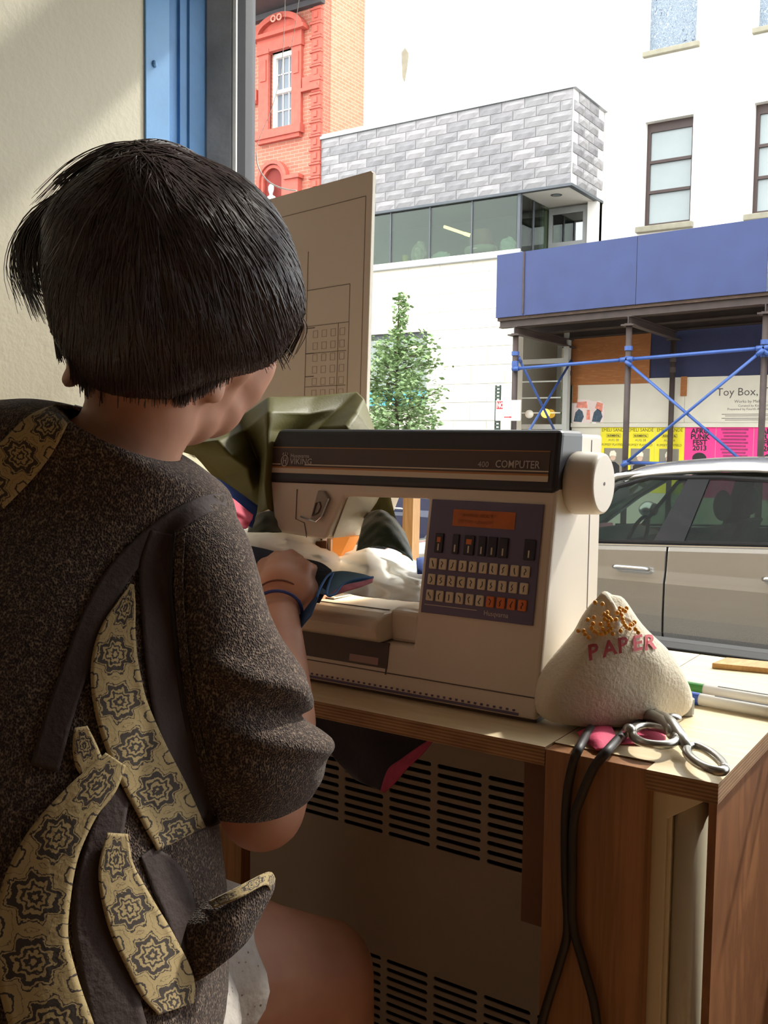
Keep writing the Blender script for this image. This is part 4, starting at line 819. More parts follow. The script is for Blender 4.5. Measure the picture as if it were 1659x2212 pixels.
# ================================================================== PINCUSHION BAG
canvas = plain('cream_canvas', 'd3c8b2', .85, .08, 12, 240, .35, sheen=.2)
bA, bB = Vector((-.402, .868, 0)), Vector((-.300, 1.020, 0)); bd = (bB-bA).normalized(); bn = Vector((bd.y, -bd.x, 0))
def on_bag(x, y):
    q = ray(x, y); s_ = (bA-CP).dot(bn)/q.dot(bn); return CP+q*s_
prof = [(1562, 1180, 1440, .030), (1548, 1166, 1468, .036), (1520, 1160, 1484, .040), (1490, 1166, 1482, .042), (1455, 1184, 1468, .042), (1420, 1210, 1448, .040), (1392, 1232, 1424, .036), (1368, 1250, 1396, .030), (1345, 1258, 1376, .024), (1322, 1270, 1364, .017), (1300, 1284, 1352, .010), (1284, 1302, 1340, .005)]
rings = []; rb_ = random.Random(3)
for y, xl, xr, th in prof:
    a, c = on_bag(xl, y), on_bag(xr, y); m_ = (a+c)/2; h = (c-a)/2; row = []
    for k in range(40):
        an = 2*math.pi*k/40; w_ = 1+.02*math.sin(5*an+y*.05)+.015*math.sin(9*an-y*.02)
        e = math.copysign(abs(math.sin(an))**.8, math.sin(an))
        p = m_+h*math.cos(an)*w_+bn*(th*e*w_); p.z = max(p.z, .7408); row.append(p)
    rings.append(row)
bag = thing('pincushion_bag', (-.35, .95, .74), 'stuffed cream canvas pouch printed in red, used as a pincushion', 'pincushion')
bmb = MB().loft(rings); sack = obj('sack', bmb, canvas, bag, smooth=True, sub=1)
bvh = BVHTree.FromPolygons([tuple(v_) for v_ in bmb.v], bmb.f)
def hit(x, y, tree_=None, back=.5):
    q = ray(x, y).normalized(); h_ = (tree_ or bvh).ray_cast(CP, q); return h_[0], (h_[1] if h_[1] is not None and h_[1].dot(q) < 0 else (-h_[1] if h_[1] is not None else None))
top = [on_bag(x, y) for x, y in ((1256, 1350), (1272, 1318), (1290, 1292), (1305, 1278), (1322, 1286), (1340, 1296), (1352, 1312), (1352, 1330), (1371, 1338), (1374, 1360))]
low = [on_bag(x, y) for x, y in ((1262, 1366), (1280, 1348), (1296, 1330), (1308, 1322), (1322, 1328), (1334, 1334), (1342, 1342), (1346, 1352), (1358, 1362), (1362, 1376))]
mid = [(a+c)/2+bn*(.014 if i % 2 else .006) for i, (a, c) in enumerate(zip(top, low))]
g_, uv_ = patch([top, mid, [p+bn*.020 for p in low]], 28, 8)
obj('gathered_flap', MB().grid(g_), canvas, bag, smooth=True, solid=.0016)
red_print = plain('faded_red_print', 'b04a52', .8, .2, 60)
def conform_bag(p, nn):
    q = (p-CP).normalized(); h_ = bvh.ray_cast(CP, q)
    return (h_[0]-q*.0024) if h_[0] is not None else p
for ch, x, y, sc_, sl in (('P', 1266, 1425, .030, -.16), ('A', 1298, 1418, .030, -.18), ('P', 1330, 1410, .030, -.16), ('E', 1362, 1405, .030, -.12), ('R', 1386, 1403, .030, -.08)):
    o_ = on_bag(x, y)+bn*.004; xd = (bd*math.cos(sl)-Vector((0, 0, 1))*math.sin(sl)); yd = Vector((0, 0, 1))*math.cos(sl)+bd*math.sin(sl)*.8
    text('lettering', ch, .0225, o_, xd, yd, red_print, bag, conform=conform_bag, thick=0, sx=1.12, bold=.0006)
yellow = plain('amber_pin_head', 'dd9a2c', .3, .1, 80); whitep = plain('white_pin_head', 'ece8dc', .3, .03)
pins = [(1286, 1304), (1300, 1307), (1262, 1364), (1270, 1341), (1283, 1336), (1281, 1349), (1265, 1371), (1272, 1380), (1252, 1364), (1278, 1358), (1284, 1365), (1296, 1350), (1303, 1328), (1309, 1333), (1315, 1338), (1304, 1339), (1311, 1344), (1318, 1342), (1300, 1360), (1306, 1368), (1299, 1371), (1313, 1364), (1312, 1352), (1308, 1325), (1322, 1370), (1337, 1364), (1340, 1339), (1338, 1330), (1334, 1322), (1341, 1319), (1349, 1316), (1345, 1352), (1349, 1357), (1355, 1360), (1362, 1350), (1366, 1346), (1358, 1352), (1368, 1361), (1374, 1368), (1330, 1326), (1327, 1340), (1290, 1370), (1318, 1359), (1342, 1346), (1335, 1316), (1346, 1322)]
def pin(x, y, m_, label, group, r=.0023):
    p, nn = hit(x, y)
    if p is None: p = on_bag(x, y); nn = bn
    nn = nn.normalized(); c = p+(nn*.7+Vector((bn.x, bn.y, .2))*.3).normalized()*.0035
    g_hit = c-(c-CP).normalized()*(.010 if y < 1345 else .004)
    return obj('ball_pin', MB().ball(g_hit, r, 10, 7).tube([g_hit, p-nn*.006], .0004, 5, mi=1), [m_, steel], None, smooth=True, label=label, cat='pin', group=group)
for x, y in pins: pin(x, y, yellow, 'yellow ball-headed pin stuck in the cream pincushion pouch', 'yellow pins in the pincushion')
pin(1329, 1352, whitep, 'single white ball-headed pin among the yellow pins', None, .0042)
# ================================================================== TAILOR SHEARS
nick = plain('worn_nickel', 'a9a6a0', .28, .12, 60, metal=.9)
ss = thing('tailor_shears', (-.3, .93, .74), 'nickel tailor shears with open loop handles at the worktop corner', 'scissors')
def loop(cx, cy, ax, ay, rot, z, r, n=30, egg=.12):
    out = []
    for k in range(n+1):
        a = 2*math.pi*k/n; x = ax*math.cos(a)*(1+egg*math.cos(a)); y = ay*math.sin(a)
        out.append(atZ(cx+x*math.cos(rot)-y*math.sin(rot), cy+x*math.sin(rot)+y*math.cos(rot), z))
    return out
h1 = obj('handle', MB().tube(loop(1408, 1589, 48, 19, .16, .753, .004), .0042, 10), nick, ss, smooth=True)
obj('shank', MB().tube([atZ(1450, 1588, .753), atZ(1446, 1574, .755), atZ(1432, 1560, .756), atZ(1405, 1548, .754), atZ(1370, 1535, .750)], [.0045, .006, .007, .0075, .006], 10), nick, h1, smooth=True)
obj('knob', MB().ball(atZ(1359, 1578, .756), .0065, 12, 8), nick, h1, smooth=True)
h2 = obj('handle', MB().tube(loop(1520, 1637, 46, 17, .52, .750, .004), .0044, 10), nick, ss, smooth=True)
obj('shank', MB().tube([atZ(1484, 1618, .750), atZ(1470, 1592, .753), atZ(1452, 1568, .757), atZ(1436, 1554, .757), atZ(1400, 1540, .752), atZ(1360, 1528, .749)], [.005, .0065, .007, .007, .007, .006], 10), nick, h2, smooth=True)
obj('pivot_screw', MB().ball(atZ(1455, 1550, .760), (.008, .008, .004), 14, 8), nick, ss, smooth=True)
obj('blade', MB().prism([atZ(1440, 1556, .750), atZ(1420, 1552, .750), atZ(1330, 1500, .750), atZ(1326, 1503, .750)], [atZ(1440, 1556, .753), atZ(1420, 1552, .753), atZ(1330, 1500, .752), atZ(1326, 1503, .752)]), nick, ss)
# ================================================================== SMALL THINGS ON THE WORKTOP
def marker(p0, p1, capf, capm, bodym, label, r=.0062):
    p0, p1 = Vector(p0), Vector(p1); d = (p1-p0); T = thing('marker_pen', (p0.x, p0.y, .74), label, 'marker')
    obj('cap', MB().tube([p0, p0+d*.004, p0+d*capf], [r*.8, r*1.05, r*1.05], 20), capm, T, smooth=False)
    obj('barrel', MB().tube([p0+d*capf, p0+d], r, 20), bodym, T, smooth=True)
    obj('print_line', MB().tube([p0+d*(capf+.1)+Vector((0, 0, r*.9)), p0+d*.95+Vector((0, 0, r*.9))], r*.22, 6), plain('grey_print', '77777a', .5, .3, 90), T)
wht = plain('white_barrel', 'e4e2dc', .35, .03)
marker(atZ(1470, 1481, .7465), atZ(1790, 1535, .7465), .17, plain('green_cap', '3f8a3a', .35, .05), wht, 'white marker pen with green cap lying behind the pincushion')
marker(atZ(1470, 1503, .747), atZ(1820, 1566, .747), .13, plain('blue_cap', '2a4fb0', .35, .05), wht, 'white marker pen with blue cap, nearer the worktop edge', .0066)
strip = [(-.332, 1.262), (-.18, 1.295), (-.18, 1.33), (-.335, 1.302)]
tag(obj('wood_offcut', MB().pz([(-.330, 1.258), (-.2065, 1.283), (-.2065, 1.325), (-.324, 1.305)], .7403, .747), wood('pale_offcut', 'cfa368', 'b98c50', .55, (25, 4, 25)), bevel=.0006), 'thin pale wooden offcut at the back of the worktop', 'wood')
pinkc = plain('magenta_cloth', 'd04a6c', .75, .1, 30, 180, .2)
def scrap(name, rows, m_, label, n=14, solid=.001):
    g_, uv_ = patch(rows, n, n); return obj(name, MB().grid(g_), m_, None, smooth=True, solid=solid, label=label, cat='fabric')
scrap('cloth_scrap', [[atZ(1246, 1582, .7425), atZ(1276, 1570, .745), atZ(1312, 1556, .746)], [atZ(1262, 1600, .7425), atZ(1290, 1590, .749), atZ(1326, 1580, .744)], [atZ(1288, 1620, .7425), atZ(1306, 1616, .744), atZ(1334, 1604, .742)]], pinkc, 'small magenta cloth scrap in front of the pincushion pouch')
scrap('cloth_scrap', [[atZ(1350, 1568, .742), atZ(1390, 1572, .7425), atZ(1430, 1578, .742)], [atZ(1345, 1590, .742), atZ(1390, 1592, .744), atZ(1438, 1594, .742)], [atZ(1340, 1606, .742), atZ(1390, 1606, .7425), atZ(1434, 1606, .742)]], pinkc, 'magenta cloth scrap showing through the shears handle')
jar = obj('thread_snips', MB().loft([[atZ(1476, 1540, .742)+Vector((.011*math.cos(a*math.pi/8), .011*math.sin(a*math.pi/8), h)) for a in range(16)] for h in (0, .012, .016)]), plain('grey_spool_plastic', '9a9a94', .35, .08), None, label='small grey plastic spool beside the pincushion pouch', cat='spool'); jar.name = 'small_spool'
# ================================================================== FOAM BOARD WITH PRINTED GRID
bR0 = atY(778, 1300, 1.225); bR0.z = .742; bL0 = bR0+Vector((-.417, .085, 0)); ex = (bL0-bR0).normalized(); en_ = Vector((-ex.y, ex.x, 0))
if en_.y > 0: en_ = -en_
lean = Vector((-.012, .045, 1)).normalized(); BW, BH = (bL0-bR0).length, .705
fb = thing('foam_board', (-1.06, 1.27, .742), 'beige foam board printed with a faint grid, leaning at the window', 'board')
def bp(u, v_, d=0): return bR0+ex*u+lean*v_+en_*d
obj('sheet', MB().prism([bp(0, 0), bp(BW, 0), bp(BW, BH), bp(.004, BH), bp(0, BH-.004)], [bp(0, 0, -.005), bp(BW, 0, -.005), bp(BW, BH, -.005), bp(.004, BH, -.005), bp(0, BH-.004, -.005)]), plain('beige_board_face', 'cdb9ad', .7, .03, 4), fb)
obj('white_edge', MB().prism([bp(-.0015, 0, .0005), bp(0, 0, .0005), bp(0, BH-.004, .0005), bp(-.0015, BH-.004, .0005)], [bp(-.0015, 0, -.0055), bp(0, 0, -.0055), bp(0, BH-.004, -.0055), bp(-.0015, BH-.004, -.0055)]), plain('white_foam_edge', 'f4f0e6', .6, .02), fb)
lnm = plain('grey_printed_line', '7c6b5f', .7, .05); lnd = plain('dark_printed_tick', '5d5048', .7, .05)
def bline(u0, v0, u1, v1, w_=.0006, m_=lnm):
    if u0 == u1: q = [(u0-w_, v0), (u0+w_, v0), (u0+w_, v1), (u0-w_, v1)]
    else: q = [(u0, v0-w_), (u1, v0-w_), (u1, v0+w_), (u0, v0+w_)]
    return obj('printed_line', MB().prism([bp(a, c, .0004) for a, c in q], [bp(a, c, 0) for a, c in q]), m_, fb)
bline(.014, 0, .014, .668); bline(.014, .668, .36, .668)
bline(.150, 0, .150, .60, .0007); bline(.045, .535, .150, .535); bline(.045, .475, .150, .475); bline(.045, .28, .045, .535); bline(.070, .0, .070, .475)
for v_ in (.472, .430, .392, .355, .316): bline(.150, v_, .128, v_, .0008, lnd)
for v_ in (.43, .375, .32): bline(.05, v_, .150, v_)
for c in range(4):
    for r_ in range(9):
        u0, v0 = .054+c*.022, .455-r_*.0195
        q = MB()
        for a0, b0, a1, b1 in ((0, 0, .012, .0009), (0, .0111, .012, .012), (0, .0009, .0009, .0111), (.0111, .0009, .012, .0111)):
            pl = [(u0+a0, v0+b0), (u0+a1, v0+b0), (u0+a1, v0+b1), (u0+a0, v0+b1)]; q.prism([bp(a, d_, .0004) for a, d_ in pl], [bp(a, d_, 0) for a, d_ in pl])
        obj('printed_cell', q, plain('faint_cell_line', 'a08c7e', .7, .03), fb)
for u in (.20, .22): bline(u, .0, u, .30)
wa, wc = atY(866, 1212, 1.20), atY(888, 1212, 1.20)
tag(obj('wood_batten', MB().prism([(wa.x, 1.20, .7405), (wc.x, 1.20, .7405), (wc.x-.004, 1.21, .965), (wa.x-.004, 1.21, .965)], [(wa.x, 1.22, .7405), (wc.x, 1.22, .7405), (wc.x-.004, 1.23, .965), (wa.x-.004, 1.23, .965)]), wood('pale_batten_wood', 'cfa878', 'b98d5c', .6, (30, 30, 3))), 'short pale wooden batten standing behind the machine', 'batten')
# white cord loop hanging inside the window
cordp = [atY(x, y, 1.50) for x, y in ((616, -40), (614, 60), (606, 160), (585, 240), (560, 300), (554, 335), (560, 365), (580, 392), (610, 407), (640, 412))]
tag(obj('white_wire', MB().tube(spline(cordp, 60), [.0006 if i < 33 else .0014 for i in range(60)], 6), plain('white_cord_plastic', 'f0ece4', .5, .02), None, smooth=True), 'thin white cord looping down inside the window glass', 'cord')
cordp = [atY(x, y, 1.48) for x, y in ((652, -40), (640, 40), (628, 110))]
tag(obj('white_wire', MB().tube(spline(cordp, 12), .0005, 5), MATS['white_cord_plastic'], None, smooth=True), 'short white thread end hanging at the top of the window', 'cord')
# ================================================================== FABRICS AROUND THE MACHINE
def lin(p, t):
    x = min(max(t, 0), 1)*(len(p)-1); i = min(int(x), len(p)-2); u = x-i; u = u*.6+(u*u*(3-2*u))*.4; return p[i]*(1-u)+p[i+1]*u
def crisp_patch(rows, nu, nv):
    """sheet with creases along the lattice lines"""
    rs = [[lin(r, j/(nu-1)) for j in range(nu)] for r in rows]; return [[lin([r[j] for r in rs], i/(nv-1)) for j in range(nu)] for i in range(nv)], None
def cloth(name, rows, m_, label, nu=40, nv=30, solid=.0012, wob=.0015, seed=1, crisp=False):
    rows = [[atD(*p) for p in r_] for r_ in rows]; g_, uv_ = (crisp_patch if crisp else patch)(rows, nu, nv); rr = random.Random(seed); ph = [rr.uniform(0, 6) for _ in range(6)]
    for i, r_ in enumerate(g_):
        for j, p in enumerate(r_):
            d = wob*(math.sin(j*.55+ph[0]+i*.2)+math.sin(i*.7+ph[1]-j*.3)+.6*math.sin(i*1.1+j*.9+ph[2])); r_[j] = p+FW*d
            if r_[j].z < .7415: r_[j].z = .7415
    return obj(name, MB().grid(g_), m_, None, smooth=True, solid=solid, label=label, cat='fabric')
olive = plain('olive_satin', '645f34', .5, .12, 4, 300, .08, spec=.25)
cloth('olive_fabric', [
    [(360, 985, 1.33), (420, 942, 1.30), (462, 936, 1.29), (520, 900, 1.31), (580, 858, 1.26), (680, 856, 1.31), (772, 847, 1.34), (786, 862, 1.28), (806, 920, 1.25)],
    [(352, 1000, 1.30), (405, 960, 1.24), (470, 952, 1.22), (530, 930, 1.29), (579, 890, 1.21), (665, 895, 1.27), (735, 882, 1.31), (770, 890, 1.21), (815, 950, 1.22)],
    [(390, 1040, 1.32), (430, 985, 1.27), (500, 985, 1.21), (545, 960, 1.30), (577, 930, 1.20), (640, 930, 1.27), (690, 925, 1.28), (745, 920, 1.18), (825, 990, 1.21)],
    [(440, 1060, 1.33), (480, 1030, 1.30), (535, 1010, 1.24), (560, 1000, 1.30), (575, 985, 1.19), (630, 990, 1.25), (700, 985, 1.24), (760, 980, 1.19), (835, 1040, 1.21)],
    [(490, 1090, 1.31), (520, 1070, 1.29), (545, 1060, 1.26), (560, 1050, 1.26), (572, 1040, 1.19), (620, 1060, 1.24), (700, 1060, 1.24), (770, 1060, 1.20), (850, 1100, 1.20)],
    [(528, 1132, 1.28), (538, 1128, 1.25), (548, 1120, 1.24), (558, 1110, 1.22), (580, 1100, 1.20), (630, 1130, 1.22), (700, 1140, 1.22), (780, 1140, 1.20), (868, 1170, 1.19)]], olive, 'stiff olive green satin heaped behind the sewing machine', 66, 46, .0012, .0006, 2, True)
cloth('cream_fabric', [[(350, 965, 1.22), (385, 975, 1.20), (420, 985, 1.20)], [(370, 1000, 1.18), (410, 1010, 1.16), (455, 1025, 1.18)], [(390, 1040, 1.17), (440, 1048, 1.15), (482, 1062, 1.18)]], plain('cream_felt', 'cfc8a8', .8, .06, 9), 'cream cloth edge showing beside the right shoulder of the person', 20, 20)
cloth('blue_fabric', [[(440, 1020, 1.21), (470, 1034, 1.19), (505, 1056, 1.19), (556, 1092, 1.20)], [(440, 1045, 1.18), (470, 1060, 1.16), (505, 1082, 1.16), (552, 1115, 1.18)], [(450, 1090, 1.17), (480, 1100, 1.15), (510, 1120, 1.15), (545, 1140, 1.17)]], plain('royal_blue_cloth', '2a4a9c', .7, .1, 12), 'royal blue cloth layer beneath the olive satin', 24, 18)
cloth('pink_fabric', [[(395, 1034, 1.16), (440, 1044, 1.13), (490, 1068, 1.13), (546, 1112, 1.14)], [(400, 1060, 1.13), (450, 1075, 1.11), (500, 1100, 1.11), (542, 1126, 1.12)], [(420, 1110, 1.12), (460, 1120, 1.10), (500, 1135, 1.10), (532, 1142, 1.11)]], plain('coral_pink_cloth', 'd8506a', .7, .08, 12), 'coral pink cloth fold beside the blue layer', 24, 18)
t = NT('white_sheer'); t.col('f6f8f8'); tr = t.n('ShaderNodeBsdfTranslucent'); tr.inputs[0].default_value = (.9, .92, .92, 1); mx = t.n('ShaderNodeMixShader'); mx.inputs[0].default_value = .55
t.b.inputs['Roughness'].default_value = .5; t.l(t.b.outputs[0], mx.inputs[1]); t.l(tr.outputs[0], mx.inputs[2]); t.l(mx.outputs[0], t.out.inputs[0]); sheer = t.m
cloth('white_fabric', [
    [(500, 1150, 1.278), (560, 1136, 1.228), (620, 1142, 1.238), (690, 1160, 1.188), (740, 1170, 1.258), (790, 1182, 1.198), (850, 1190, 1.248), (905, 1215, 1.208), (960, 1170, 1.298)],
    [(500, 1180, 1.188), (555, 1160, 1.208), (620, 1165, 1.148), (690, 1180, 1.198), (735, 1195, 1.198), (790, 1195, 1.178), (840, 1210, 1.188), (895, 1235, 1.178), (960, 1200, 1.228)],
    [(500, 1210, 1.188), (560, 1185, 1.148), (620, 1190, 1.148), (690, 1200, 1.128), (735, 1215, 1.188), (795, 1222, 1.118), (840, 1235, 1.188), (900, 1255, 1.118), (960, 1240, 1.218)],
    [(510, 1240, 1.138), (560, 1215, 1.148), (620, 1220, 1.098), (690, 1230, 1.138), (735, 1245, 1.118), (795, 1255, 1.128), (840, 1265, 1.118), (905, 1275, 1.128), (960, 1270, 1.158)],
    [(520, 1275, 1.138), (560, 1260, 1.098), (620, 1265, 1.113), (690, 1275, 1.088), (735, 1280, 1.123), (795, 1290, 1.088), (840, 1295, 1.128), (905, 1300, 1.088), (960, 1310, 1.168)]], sheer, 'white sheer fabric spread in crumpled folds behind the machine bed', 90, 50, .0008, .0016, 5, True)
cloth('velvet_fabric', [[(790, 1110, 1.20), (822, 1102, 1.18), (850, 1118, 1.18), (874, 1150, 1.19)], [(780, 1145, 1.17), (820, 1130, 1.15), (860, 1150, 1.15), (886, 1185, 1.17)], [(770, 1190, 1.16), (815, 1180, 1.14), (860, 1190, 1.14), (892, 1212, 1.16)]], plain('bottle_green_velvet', '1d3a2c', .8, .2, 14, 120, .2, sheen=.8), 'bottle green velvet bundle behind the machine needle', 28, 24)
cloth('velvet_fabric', [[(545, 1112, 1.215), (570, 1106, 1.20), (600, 1100, 1.21)], [(540, 1132, 1.20), (572, 1125, 1.18), (605, 1125, 1.20)], [(535, 1150, 1.19), (570, 1150, 1.17), (610, 1150, 1.19)]], MATS['bottle_green_velvet'], 'small bottle green velvet corner left of the machine head', 16, 14)
cloth('blue_fabric', [[(900, 1206, 1.17), (920, 1204, 1.18), (950, 1206, 1.19)], [(900, 1222, 1.15), (922, 1222, 1.15), (950, 1226, 1.17)], [(902, 1240, 1.14), (924, 1240, 1.14), (950, 1244, 1.16)]], MATS['royal_blue_cloth'], 'royal blue cloth end beside the machine column', 14, 12)
# the piece being sewn
denim = plain('navy_denim', '232c40', .8, .15, 30, 260, .25)
pc = thing('denim_piece', (-.72, .93, .842), 'navy denim piece with pink hem under the presser foot', 'fabric')
def part_cloth(name, rows, m_, par, nu=26, nv=18, solid=.0012):
    g_, _ = patch([[atD(*p) for p in r_] for r_ in rows], nu, nv); return obj(name, MB().grid(g_), m_, par, smooth=True, solid=solid)
part_cloth('navy_sheet', [[(520, 1176, 1.15), (570, 1186, 1.14), (640, 1204, 1.13), (690, 1215, 1.12), (716, 1232, 1.11)], [(520, 1200, 1.12), (570, 1205, 1.11), (640, 1222, 1.105), (690, 1236, 1.10), (716, 1250, 1.09)], [(525, 1240, 1.10), (570, 1240, 1.09), (640, 1250, 1.085), (680, 1270, 1.075), (702, 1280, 1.065)], [(530, 1290, 1.08), (575, 1290, 1.075), (630, 1290, 1.07), (668, 1300, 1.06), (690, 1302, 1.05)]], denim, pc)
part_cloth('blue_flap', [[(706, 1238, 1.105), (740, 1234, 1.115), (780, 1240, 1.12), (806, 1248, 1.125)], [(704, 1256, 1.09), (735, 1252, 1.10), (770, 1252, 1.105), (800, 1254, 1.115)], [(690, 1282, 1.06), (715, 1284, 1.06), (735, 1268, 1.08), (770, 1262, 1.095)]], plain('faded_blue_cloth', '5f86a8', .75, .12, 20), pc)
part_cloth('pink_hem', [[(716, 1282, 1.062), (740, 1266, 1.08), (775, 1258, 1.096), (806, 1250, 1.112)], [(712, 1290, 1.055), (745, 1278, 1.07), (778, 1268, 1.085), (804, 1258, 1.105)]], plain('pink_frayed_hem', 'c77a92', .8, .2, 80), pc, 20, 6)
edgeb = plain('bright_blue_binding', '2f6fb8', .6, .1, 20)
obj('binding', MB().tube(spline([atD(x, y, d) for x, y, d in ((806, 1247, 1.118), (770, 1252, 1.10), (742, 1262, 1.085), (722, 1284, 1.055), (706, 1284, 1.05), (712, 1256, 1.08), (719, 1238, 1.10), (706, 1246, 1.085), (692, 1270, 1.055), (685, 1290, 1.04))], 50), .0014, 6), edgeb, pc, smooth=True)
part_cloth('hanging_corner', [[(690, 1280, 1.05), (684, 1300, 1.04), (672, 1330, 1.02)], [(672, 1300, 1.045), (664, 1325, 1.035), (655, 1350, 1.02)], [(650, 1330, 1.045), (648, 1348, 1.035), (645, 1366, 1.02)]], plain('mid_blue_cloth', '2d4f78', .75, .12, 20), pc, 12, 12)
# fabric hanging below the worktop
hangm = plain('midnight_velvet', '1b1426', .8, .3, 8, 100, .2, sheen=.3)
hg = thing('hanging_fabric', (-.72, .95, .60), 'midnight purple cloth with a pink torn edge hanging under the worktop', 'fabric')
part_cloth('dark_cloth', [[(640, 1490, 1.16), (720, 1515, 1.12), (800, 1545, 1.09), (870, 1565, 1.08), (945, 1585, 1.06)], [(660, 1535, 1.16), (730, 1560, 1.13), (805, 1585, 1.10), (865, 1600, 1.09), (932, 1602, 1.065)], [(690, 1590, 1.15), (745, 1610, 1.13), (805, 1625, 1.10), (855, 1632, 1.085), (905, 1630, 1.07)], [(725, 1640, 1.14), (765, 1655, 1.12), (805, 1665, 1.10), (840, 1668, 1.085), (872, 1664, 1.075)], [(765, 1682, 1.13), (785, 1692, 1.11), (805, 1700, 1.10), (818, 1706, 1.09), (828, 1712, 1.08)]], hangm, hg, 34, 30)
part_cloth('pink_edge', [[(942, 1590, 1.060), (905, 1612, 1.067), (866, 1640, 1.075), (838, 1662, 1.08), (822, 1708, 1.078)], [(936, 1600, 1.058), (912, 1630, 1.063), (880, 1660, 1.068), (855, 1690, 1.072), (830, 1713, 1.076)]], plain('pink_torn_edge', 'b8486e', .8, .15, 60), hg, 24, 6)
# ================================================================== THE PERSON AT THE MACHINE
t = NT('skin'); t.col(t.ramp(t.noise(t.co(), 14, 4), ((.35, 'b98670'), (.65, 'c9967c')))); t.b.inputs['Subsurface Weight'].default_value = .08; t.b.inputs['Subsurface Scale'].default_value = .01
skin = t.done(.5, spec=.4)
pr_ = thing('person', (-.56, .48, 0), 'seated person in a brown knit jacket with floral bands, sewing, back turned', 'person')
def capsule(mb, pts, n=16):
    """chain of (point, radius) with ball joints"""
    for (a, ra), (c, rc_) in zip(pts, pts[1:]): mb.tube([a, c], [ra, rc_], n)
    for a, ra in pts: mb.ball(a, ra, n, 10)
B = MB()
HC = atD(352, 600, .80)                                    # skull centre
fd = Vector((-math.sin(math.radians(24)), math.cos(math.radians(24)), -.62)).normalized()   # where the face points: down to the needle
fr_ = fd.cross(Vector((0, 0, 1))).normalized(); fu = fr_.cross(fd).normalized()             # face right, face up
M3 = Matrix((fr_, fd, fu)).transposed()
def hp(x, y, z): return HC+M3 @ Vector((x, y, z))
def hball(c, r, nu=20, nv=14):
    k = len(B.v); B.ball((0, 0, 0), r, nu, nv); 
    for i in range(k, len(B.v)): B.v[i] = hp(*c)+M3 @ B.v[i]
hball((0, -.004, -.006), (.066, .080, .072)); hball((0, .035, -.045), (.060, .055, .062)); hball((0, .058, -.085), (.034, .030, .028)); hball((0, .06, .0), (.058, .04, .055))
hball((0, .098, -.025), (.011, .018, .013)); hball((0, .088, -.005), (.008, .012, .03)); hball((0, .086, -.060), (.022, .010, .008)); hball((.045, .06, -.035), (.026, .026, .03)); hball((-.045, .06, -.035), (.026, .026, .03))
for s_ in (1, -1):
    hball((s_*.073, -.006, -.030), (.008, .020, .032)); hball((s_*.080, -.016, -.025), (.008, .016, .028)); hball((s_*.074, .000, -.056), (.007, .010, .012))
for px_, py_, d_, r_ in ((488, 806, .875, .039), (448, 864, .862, .035), (496, 770, .88, .044), (430, 826, .838, .034), (400, 880, .835, .034)): B.ball(atD(px_, py_, d_), r_, 20, 14)
B.ball(atD(462, 822, .792), (.007, .014, .022), 14, 10); B.ball(atD(471, 846, .798), (.006, .008, .010), 12, 8); B.ball(atD(148, 820, .82), (.005, .008, .010), 14, 10)
capsule(B, [(atD(148, 822, .815), .007), (atD(175, 800, .81), .012), (hp(-.05, -.02, -.045), .02)])
NB = atD(258, 990, .80); NM = atD(312, 880, .80)
capsule(B, [(atD(250, 1060, .83), .052), (NB, .043), (NM, .046), (hp(0, -.02, -.035), .058)])
SR, SL = atD(405, 1190, .845), atD(-60, 1000, .88)
capsule(B, [(SR, .037), (NB+(SR-NB)*.5+FW*.03-_up*.022, .038), (NB, .046)]); capsule(B, [(SL, .042), (NB+(SL-NB)*.5+FW*.03-_up*.014, .042), (NB, .046)])
PE = atD(125, 2180, .80)
for q in (-.055, .055):
    capsule(B, [(NB+FW*.04+_r0*q*.2-Vector((0, 0, .07)), .048), (atD(150, 1230, .85)+_r0*q, .075), (atD(140, 1600, .815)+_r0*q, .082), (PE+_r0*q*.6, .085)])
# right arm: hangs from the shoulder, forearm rises to the bed
EL, W1, W2 = atD(566, 1742, .875), atD(604, 1560, .935), atD(600, 1340, 1.035)
capsule(B, [(SR, .037), (atD(480, 1440, .84), .038), (EL, .040), (atD(590, 1650, .905), .040), (W1, .036), (atD(603, 1440, .985), .030), (W2, .0245)])
def finger(pts, r): capsule(B, [(p, rr) for p, rr in zip(pts, r)], 10)
def hand(wr, kn, tips, thumb):
    """palm from wrist to four knuckles, bent fingers, thumb from the palm's side"""
    for k in kn: capsule(B, [(wr, .021), (wr*.45+k*.55, .0165), (k, .0115)], 12)
    for k, tp, r in zip(kn, tips, (.0088, .0092, .0088, .0078)):
        for i in range(1): finger([k]+tp, [r+.0012, r, r*.9, r*.78])
    finger([wr*.7+thumb[0]*.3]+thumb, [.014, .0115, .0100, .0085])
kn = [atD(655, 1226, 1.075), atD(628, 1206, 1.09), atD(600, 1208, 1.10), atD(572, 1224, 1.105)]
tips = [[atD(676, 1232, 1.115), atD(690, 1252, 1.13), atD(696, 1270, 1.125)], [atD(645, 1212, 1.135), atD(662, 1232, 1.15), atD(670, 1258, 1.145)], [atD(612, 1212, 1.145), atD(628, 1232, 1.16), atD(640, 1256, 1.155)], [atD(580, 1228, 1.145), atD(592, 1244, 1.155), atD(604, 1262, 1.15)]]
hand(atD(606, 1318, 1.05), kn, tips, [atD(668, 1278, 1.07), atD(680, 1266, 1.10), atD(688, 1274, 1.12)])
for p, r in ((atD(612, 1272, 1.07), .031), (atD(640, 1282, 1.062), .022), (atD(585, 1285, 1.07), .024), (atD(615, 1238, 1.085), .024)): B.ball(p, r, 14, 10)
